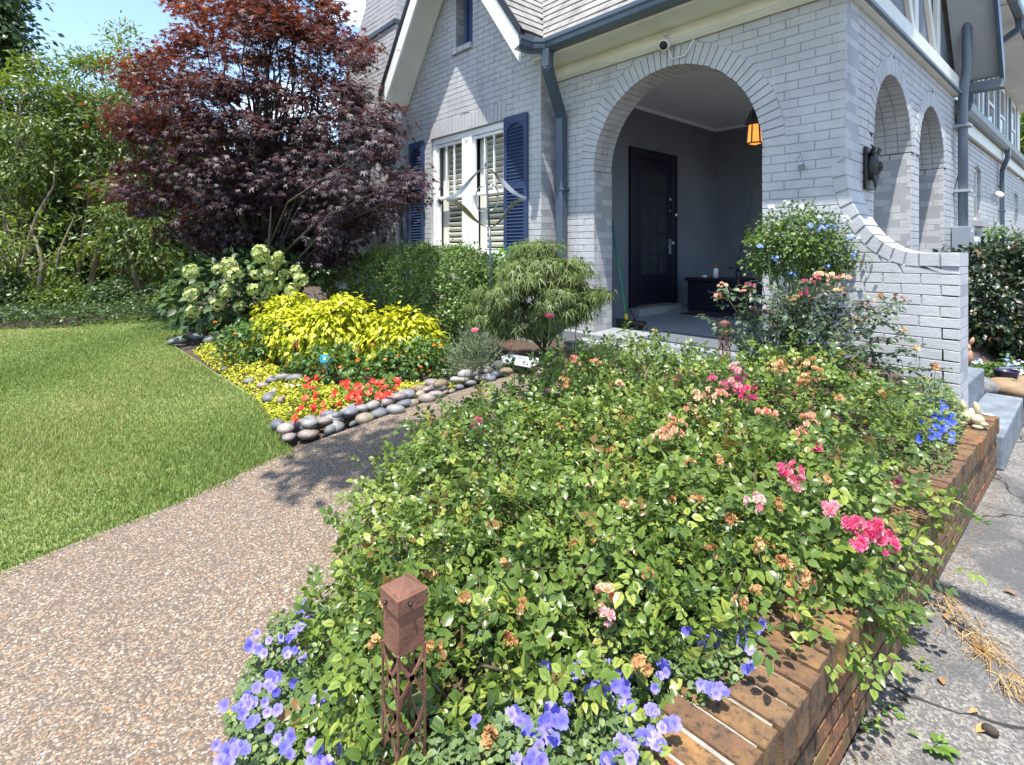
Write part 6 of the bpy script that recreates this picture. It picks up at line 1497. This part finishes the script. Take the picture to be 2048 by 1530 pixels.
spread_leaves(t, 'leaf', T_RL, P, frames(np.array(TIP), np.array(NR)), np.array(SZ_), np.array(RN), gl, 300, None, 'tallrose')
for (x, y, r_, m_, n, c) in ((1445, 578, 16, pc, 6, .8), (1436, 590, 9, pc, 3, .3), (1503, 574, 11, pk, 4, .25), (1490, 588, 12, pc, 4, .4), (1610, 565, 9, pk, 3, .2), (1632, 562, 11, pk, 4, .4), (1610, 585, 9, pk, 3, .3), (1640, 555, 18, pc, 6, .95), (1668, 560, 16, pc, 5, .95), (1545, 625, 9, dd_m, 3, .8), (1590, 598, 13, dd_m, 5, .7), (1675, 585, 14, dd_m, 5, .9), (1755, 600, 12, dd_m, 4, .3), (1795, 600, 14, dd_m, 5, .2), (1810, 660, 9, dd_m, 3, .9), (1832, 700, 10, dd_m, 3, 1), (1868, 735, 12, dd_m, 4, .6), (1720, 640, 10, dd_m, 3, .0), (1690, 555, 12, pc, 4, .9)):
    rose_cluster(x, y, r_, m_, n, 'flower_cluster', D=3.62 - .5 * max(0, (x - 1700) / 200), parent=t, bloom=.018, ctr=c)
# plumbago against the pier
pm = leafmat('plumbago_leaf', [(0, (.040, .085, .018)), (.5, (.080, .15, .026)), (1, (.17, .24, .04))], .45, .34)
t, C, ctr = bush('plumbago', 'plumbago bush with pale blue and white flowers against the brick pier', 'shrub', [(1502, 490), (1520, 455), (1555, 428), (1600, 416), (1645, 430), (1672, 452), (1690, 488), (1700, 520), (1680, 540), (1630, 555), (1560, 545), (1525, 550), (1512, 525)], 4.22, .24, 140, 40, .055, T_OV, .034, pm, base=np.array([-1.62, 4.28, .36]), seed=72, single=200, mt=M['stem'], droop=.1, jit=.5, key='plum', r0=.012, nb=60, shell=.45)
pb_ = leafmat('pale_blue_petal', [(0, (.16, .26, .66)), (.5, (.28, .38, .74)), (1, (.72, .74, .80))], .6, .3)
for (x, y, r_, n, c) in ((1541, 418, 12, 8, .97), (1600, 418, 15, 9, .97), (1645, 436, 12, 7, .97), (1690, 442, 14, 9, .95), (1618, 455, 11, 8, .35), (1640, 460, 13, 10, .45), (1660, 458, 13, 10, .35), (1675, 455, 11, 7, .6), (1700, 478, 12, 8, .45), (1712, 475, 10, 6, .9), (1520, 496, 9, 6, .1), (1552, 518, 10, 6, .1), (1584, 552, 11, 7, .1), (1655, 535, 8, 4, .1), (1710, 510, 9, 5, .2), (1566, 477, 7, 4, .15), (1572, 408, 9, 5, .97)):
    p = atD(x, y, 4.0); g_ = rng; d = unit(g_.normal(0, 1, (n, 3)) * [1, 1, .6] + UP * .7 + unit(EY - p) * .6); bake('flower_cluster', F5, p + d * r_ * 4 / FOC * .8, frames(np.cross(d, g_.normal(0, 1, (n, 3))), d), np.full(n, .014), np.clip(c + g_.normal(0, .08, n), 0, .99), pb_, t)
# petunias
pl_ = leafmat('petunia_leaf', [(0, (.080, .135, .050)), (.5, (.14, .21, .075)), (.8, (.21, .28, .095)), (.95, (.30, .34, .09)), (1, (.40, .40, .05))], .5, .34); T_P = T_leaf(.72, .1, .15, ((.32, .9), (.68, .9)))
vf = leafmat('violet_petal', [(0, (.12, .12, .62)), (.5, (.22, .19, .72)), (1, (.36, .30, .80))], .55, .3, rib=(.07, .04, .36), rib_pos=.55); bf = leafmat('blue_petal', [(0, (.03, .07, .62)), (.5, (.06, .12, .74)), (1, (.14, .22, .80))], .55, .3, rib=(.02, .03, .35), rib_pos=.5)
PT = T_flower(5, .22, .20, 4)
def petunia(label, polyw, zt, n, fl_, m_, seed, size=.021, fsize=.021, Dz=None, single=200, stems=True):
    r = np.random.default_rng(seed); xs_ = [p[0] for p in polyw]; ys_ = [p[1] for p in polyw]; X = r.uniform(min(xs_), max(xs_), n * 5); Y = r.uniform(min(ys_), max(ys_), n * 5); k = inpoly(X, Y, polyw); X, Y = X[k][:n], Y[k][:n]; n = len(X)
    d = edgedist(X, Y, polyw); prof = np.clip(d / .06, .15, 1) ** .5; zb = np.maximum(gz(X, Y), soil(X, Y)); top = zb + zt * prof * (.8 + .25 * np.sin(X * 21) * np.cos(Y * 17 + seed)); Z = zb + (top - zb) * r.uniform(.25, 1, n) ** .5
    P = np.stack([X, Y, Z], 1); a = r.random(n) * 6.28; tip = np.stack([np.cos(a), np.sin(a), r.normal(.35, .4, n)], 1); t = thing('petunia', label, 'flower', (X.mean(), Y.mean(), zb.mean()))
    spread_leaves(t, 'leaf', T_P, P, frames(tip, UP + unit(EY - P) * .2 + r.normal(0, .4, (n, 3))), size * r.uniform(.6, 1.25, n), np.clip(.45 + r.normal(0, .22, n), 0, .99), pl_, single, Z / Z.max(), 'pet')
    for (x, y) in [(q[0] + dx_, q[1] + dy_) for q in fl_ for dx_, dy_ in ((0, 0), (r.normal(0, 14), r.normal(0, 10)), (r.normal(0, 30), r.normal(0, 20)))]:
        zz = zt + .30 if Dz is None else Dz(x, y); lo = onZ(x, y, zz); p = lo
        if not inpoly(np.array([p[0]]), np.array([p[1]]), polyw)[0]: continue
        dd2 = unit(unit(EY - p) * .75 + UP * .5 + np.array([.25, -.25, 0]) + r.normal(0, .35, 3)); sz_ = fsize * r.uniform(.8, 1.15)
        singles('flower', PT, p[None], frames(np.cross(dd2, r.normal(0, 1, 3))[None], dd2[None]), np.array([sz_]), np.array([r.random()]), m_, t, 'petf')
    if stems:
        m = MB()
        for k in range(0, n, max(1, n // 60)): m.tube([(X[k], Y[k], zb[k] - .02), P[k]], .002, 4)
        m.build('stem', M['stem'], t)
    return t
def zl(x, y): return .20
pol = [onZ(x, y, .10) for x, y in ((415, 1560), (440, 1480), (462, 1390), (490, 1300), (545, 1245), (600, 1200), (680, 1205), (740, 1300), (790, 1400), (840, 1500), (850, 1750), (420, 1750))]
petunia('violet-blue petunias sprawling left of the rusted post onto the path', [(p[0], p[1]) for p in pol], .15, 6500, ((545, 1355), (552, 1384), (536, 1368), (495, 1390), (482, 1412), (505, 1405), (520, 1300), (512, 1296), (578, 1278), (598, 1225), (606, 1232), (450, 1500), (470, 1505), (492, 1500), (440, 1522), (570, 1495), (580, 1510), (512, 1440), (628, 1400), (640, 1500), (700, 1480), (690, 1500), (732, 1442), (745, 1470), (760, 1455), (715, 1515), (555, 1420), (575, 1310), (590, 1300), (655, 1525)), vf, 81, .019, .0138, Dz=zl)
zl2 = lambda x, y: .405
pol = [onZ(x, y, .36) for x, y in ((760, 1700), (800, 1480), (880, 1430), (960, 1400), (1040, 1350), (1120, 1310), (1230, 1275), (1330, 1250), (1470, 1225), (1545, 1265), (1545, 1340), (1500, 1400), (1440, 1430), (1360, 1470), (1330, 1535), (1300, 1700), (860, 1700))]
petunia('violet-blue petunias spilling over the near corner of the brick planter', [(p[0], p[1]) for p in pol], .15, 6500, ((1095, 1460), (1080, 1470), (1108, 1475), (1100, 1418), (1125, 1445), (1118, 1430), (1030, 1425), (1040, 1445), (1060, 1525), (1230, 1350), (1222, 1362), (1330, 1340), (1328, 1330), (1302, 1470), (1310, 1480), (1250, 1480), (1262, 1498), (1335, 1450), (1440, 1375), (1432, 1388), (1425, 1380), (1430, 1290), (1425, 1280), (1440, 1247), (1478, 1252), (1482, 1275), (1515, 1262), (1520, 1255), (1372, 1265), (1290, 1475), (1195, 1380), (1180, 1385), (1502, 1330), (1300, 1420), (1385, 1420), (1250, 1385), (1150, 1340), (1222, 1520), (1260, 1520)), vf, 82, .019, .0138, Dz=zl2)
pol = [onZ(x, y, .36) for x, y in ((1790, 850), (1830, 800), (1905, 800), (1935, 850), (1915, 900), (1890, 960), (1850, 950), (1800, 900))]
petunia('deep blue petunias at the far end of the brick planter', [(p[0], p[1]) for p in pol], .16, 2000, ((1872, 828), (1880, 835), (1868, 832), (1890, 826), (1902, 830), (1898, 835), (1862, 800), (1888, 812), (1908, 845), (1870, 852), (1862, 862), (1872, 870), (1880, 866), (1836, 892), (1905, 868), (1903, 882), (1878, 920), (1850, 800), (1842, 845), (1895, 855)), bf, 83,   .022, .014, Dz=lambda x, y: .47)
# --- right-hand bed
nl_ = leafmat('nandina_leaf', [(0, (.012, .028, .014)), (.6, (.026, .050, .022)), (.9, (.075, .09, .025)), (1, (.15, .07, .03))], .4, .28)
bush('nandina', 'dark bushy nandina shrub in the bed along the side wall', 'shrub', [(1905, 530), (1935, 500), (1975, 505), (2020, 488), (2090, 500), (2110, 720), (1990, 735), (1915, 725)], 6.6, .55, 230, 44, .10, T_OV, .066, nl_, seed=90, single=120, mt=M['cane'], droop=.3, key='nand', r0=.012)
bush('rose_bush', 'lighter green rose bush behind the nandina, by the side-wall downspout', 'rose bush', [(1960, 520), (1975, 470), (1995, 455), (2020, 468), (2080, 470), (2080, 540), (2000, 540)], 8.3, .4, 50, 34, .09, T_OV, .055, lal, seed=91, single=60, mt=M['cane'], droop=.2, key='rose2', r0=.012)
t = carpet('bedding_plants', 'low leafy bedding plants with tiny white flowers by the terracotta rabbit', 'plants', [(1925, 765), (1935, 735), (1985, 730), (2060, 728), (2060, 765), (1990, 765)], .22, 1600, .045, lal, 92, T_OV)
for k in range(16): p = atD(rng.uniform(1930, 2045), rng.uniform(712, 745), 5.6); d = unit(rng.normal(0, .4, (3, 3)) + UP * .6 + unit(EY - p)); bake('flower', F5, p + rng.normal(0, .02, (3, 3)), frames(np.cross(d, rng.normal(0, 1, (3, 3))), d), np.full(3, .016), np.full(3, .97) - (.9 if k % 4 == 0 else 0), pb_, t)
# window boxes
fern = leafmat('fern_green', [(0, (.10, .26, .02)), (1, (.20, .42, .04))], .5, .4)
for i, (x, y) in enumerate(((842, 497), (902, 495), (1000, 500))):
    p = onY(x, y, 4.30); p[2] = 1.27; t = thing('window_plant', ('bright green plant below the left louvred shutter', 'bright green plant below the middle post of the window', 'green plant at the right end of the window, half behind the laceleaf maple')[i], 'plant', p); n = 130; d = unit(rng.normal(0, 1, (n, 3)) * [1, .7, .5] + UP * .6); P = p + d * rng.uniform(.03, .16, (n, 1)); bake('foliage', T_LONG, P, frames(d - UP * .1, UP + d), rng.uniform(.05, .10, n), rng.random(n), fern, t)
    m = MB(); m.lathe([(.0, -.16), (.07, -.16), (.09, -.02), (.0, -.02)], p, 12); m.build('pot', M['slate'], t)

# --- trees behind the lawn
gA = leafmat('privet_leaf', [(0, (.042, .080, .016)), (.5, (.085, .140, .026)), (.85, (.16, .21, .04)), (1, (.26, .29, .08))], .4, .45, tcol=(1.5, 1.4, .5)); gB = leafmat('yellow_green_leaf', [(0, (.065, .11, .015)), (.5, (.12, .18, .024)), (1, (.22, .27, .05))], .45, .45, tcol=(1.4, 1.3, .5)); gC = leafmat('dark_ivy_leaf', [(0, (.024, .050, .012)), (.6, (.050, .088, .020)), (1, (.10, .145, .035))], .4, .3)
def trunk_px(t, pts, D, r0, m_=None):
    m = MB(); P_ = [atD(x, y, D) for x, y in pts]; P_[0][2] = gz(P_[0][0], P_[0][1]) - .05; n = len(P_); m.tube(P_, [r0 * (1 - .88 * k / (n - 1)) for k in range(n)], 8); m.build('trunk', m_ or M['bark'], t)
TR = ((([(-90, 300), (-70, 170), (0, 135), (70, 112), (130, 140), (165, 220), (140, 330), (60, 420), (-60, 420)], 14.0, gA, 'leaning grey-trunked tree at the left edge behind the lawn', [[(40, 612), (52, 500), (75, 430), (108, 372), (110, 320)], [(25, 610), (20, 500), (0, 380)]], 90, 70),
      ([(85, 240), (120, 125), (200, 100), (265, 125), (300, 215), (285, 330), (180, 400), (110, 350)], 14.5, gA, 'slender multi-stemmed tree with yellow-green top behind the lawn', [[(172, 572), (200, 480), (215, 410), (228, 330)], [(150, 590), (165, 470), (180, 380)]], 90, 70),
      ([(195, 260), (225, 120), (240, 60), (258, 40), (275, 90), (300, 180), (340, 260), (345, 340), (250, 360)], 16.0, gB, 'tall pale thin-leaved tree just left of the purple maple', [[(245, 590), (250, 450), (255, 250), (258, 90)]], 55, 60),
      ([(-70, 440), (20, 370), (110, 390), (190, 440), (180, 520), (100, 570), (-70, 560)], 13.0, gB, 'young yellow-green tree low at the left behind the lawn', [[(75, 610), (85, 520), (60, 450)], [(100, 600), (120, 500), (150, 430)]], 34, 40),
      ([(170, 430), (235, 350), (320, 365), (370, 440), (340, 540), (250, 570), (180, 520)], 13.4, gA, 'small dark-stemmed tree left of the hydrangea behind the lawn', [[(285, 605), (262, 520), (240, 420)], [(235, 600), (250, 500), (290, 420)], [(302, 600), (300, 520), (310, 440)]], 60, 60)))
for i, (poly, D, lm, lab, trs, nc, per) in enumerate(TR):
    t, C, ctr = bush('tree', lab, 'tree', poly, D, 1.1, int(nc * 1.15), int(per * 1.3), .26, T_LONG, .15, lm, seed=100 + i, mt=M['bark'], droop=.35, jit=.5, flat=.55, nb=45, r0=.05, trunk=True)
    for k, pts in enumerate(trs): trunk_px(t, pts, D - .9 + .25 * k, .075 if k == 0 else .05)
for i, (poly, D, lab) in enumerate((([(-120, 60), (-60, -80), (0, -40), (18, 40), (15, 110), (-30, 150), (-100, 140)], 17, 'dark green tree crown cut by the upper left corner'), ([(-140, 210), (20, 200), (180, 230), (230, 420), (180, 600), (-140, 600)], 18.5, 'dense dark tree filling in behind the left-hand stems'), ([(160, 260), (330, 230), (460, 300), (480, 470), (440, 600), (200, 600)], 19.5, 'dense tree between the thin-leaved tree and the purple maple'), ([(430, 330), (600, 300), (760, 350), (780, 560), (640, 610), (430, 600)], 17.5, 'dense dark tree hidden behind the purple maple'))):
    t, C, ctr = bush('background_tree', lab, 'tree', poly, D, 1.5, 170, 110, .38, T_OV, .21, gC if i != 2 else gA, seed=120 + i, mt=M['barkd'], droop=.3, jit=.5, flat=.6, nb=40, r0=.08)
UG = (([(-60, 640), (-50, 570), (20, 548), (70, 575), (80, 640)], 12.6, 'dark ivy-like bush at the left edge of the lawn'), ([(55, 640), (70, 585), (130, 560), (175, 590), (180, 640)], 12.4, 'low dark bush behind the lawn, second from the left'), ([(165, 638), (180, 590), (230, 570), (262, 600), (268, 640)], 12.2, 'low bush behind the lawn beside the pale road'), ([(320, 640), (335, 600), (350, 580), (372, 610), (375, 640)], 11.0, 'small bush at the lawn end of the hydrangea'))
for i, (poly, D, lab) in enumerate(UG):
    bush('bush', lab, 'bush', poly, D,   .5, 110, 70, .14, T_SMALL, .09, gC if i % 2 == 0 else gA, seed=140 + i, mt=M['barkd'], droop=.2, flat=.7, nb=20, r0=.02)
C, P, CC, r = clumped([(-250, 240), (150, 280), (420, 330), (700, 360), (960, 380), (960, 520), (-250, 520)], 25, 2.0, 420, 60, .6, 170)
o = bake('woods', T_OV, P, leaf_frames(P, unit(P - CC), .2, .6, .5, r), .34 * r.uniform(.6, 1.2, len(P)), np.clip(.4 + r.normal(0, .25, len(P)), 0, .99), gC, None, 'stuff'); tag(o, 'far belt of dark woodland beyond the pale road', 'woods')
o = carpet('ivy', 'ivy ground cover along the far edge of the lawn', 'ground cover', [(-60, 660), (-60, 615), (120, 612), (290, 618), (330, 628), (335, 645), (200, 650)], .30, 9000, .075, gC, 150, T_SMALL)
bush('tree', 'leafy tree far behind the house at the right edge', 'tree', [(2005, 262), (2030, 215), (2100, 190), (2150, 260), (2120, 380), (2060, 380), (2030, 330)], 26, 1.8, 60, 60, .5, T_SMALL, .3, gA, seed=160, mt=M['barkd'], flat=.7, r0=.12)

# --- the tree whose limbs reach over the path and the drive from behind
tb = np.array([3.4, 0.1, 0.0]); t = thing('overhanging_tree', 'tree whose leafy limbs reach over the path and drive and shade them', 'tree', tb)
def limb(a, b, w, n, per, seed):
    r = np.random.default_rng(seed); s = r.random(n); C = np.array(a) + (np.array(b) - np.array(a)) * s[:, None] + r.normal(0, 1, (n, 3)) * [w, w, .25]; P = np.repeat(C, per, 0) + r.normal(0, .10, (n * per, 3)); CC = np.repeat(C, per, 0)
    return C, P, CC, r
for a, b, w, n, seed in (((-1.75, 1.25, 6.2), (-2.15, -.45, 6.0), .20, 42, 5), ((1.3, 1.2, 6.0), (1.0, 2.6, 6.2), .20, 16, 6), ((1.5, -.6, 5.6), (1.5, .4, 5.8), .12, 8, 7)):
    C, P, CC, r = limb(a, b, w, n, 46, seed)
    bake('foliage', T_OV, P, leaf_frames(P, unit(P - CC), .2, .6, 1.0, r), .10 * r.uniform(.6, 1.2, len(P)), r.random(len(P)), gA, t)
    m = MB(); m.tube([tb + [0, 0, 4.2], (np.array(a) * .5 + (tb + [0, 0, 5.2]) * .5) + [0, .25, .5], a, b], [.10, .06, .04, .012], 7)
    for q in C[::2]: s = np.clip((q - a) @ (np.array(b) - a) / ((np.array(b) - a) @ (np.array(b) - a)), 0, 1); m.tube([np.array(a) + (np.array(b) - a) * s, q], [.012, .004], 5)
    m.build('limb', M['bark'], t)
m = MB(); m.tube([tb - [0, 0, .1], tb + [0, .05, 2.2], tb + [-.05, 0, 4.4]], [.24, .19, .13], 12); m.build('trunk', M['bark'], t)
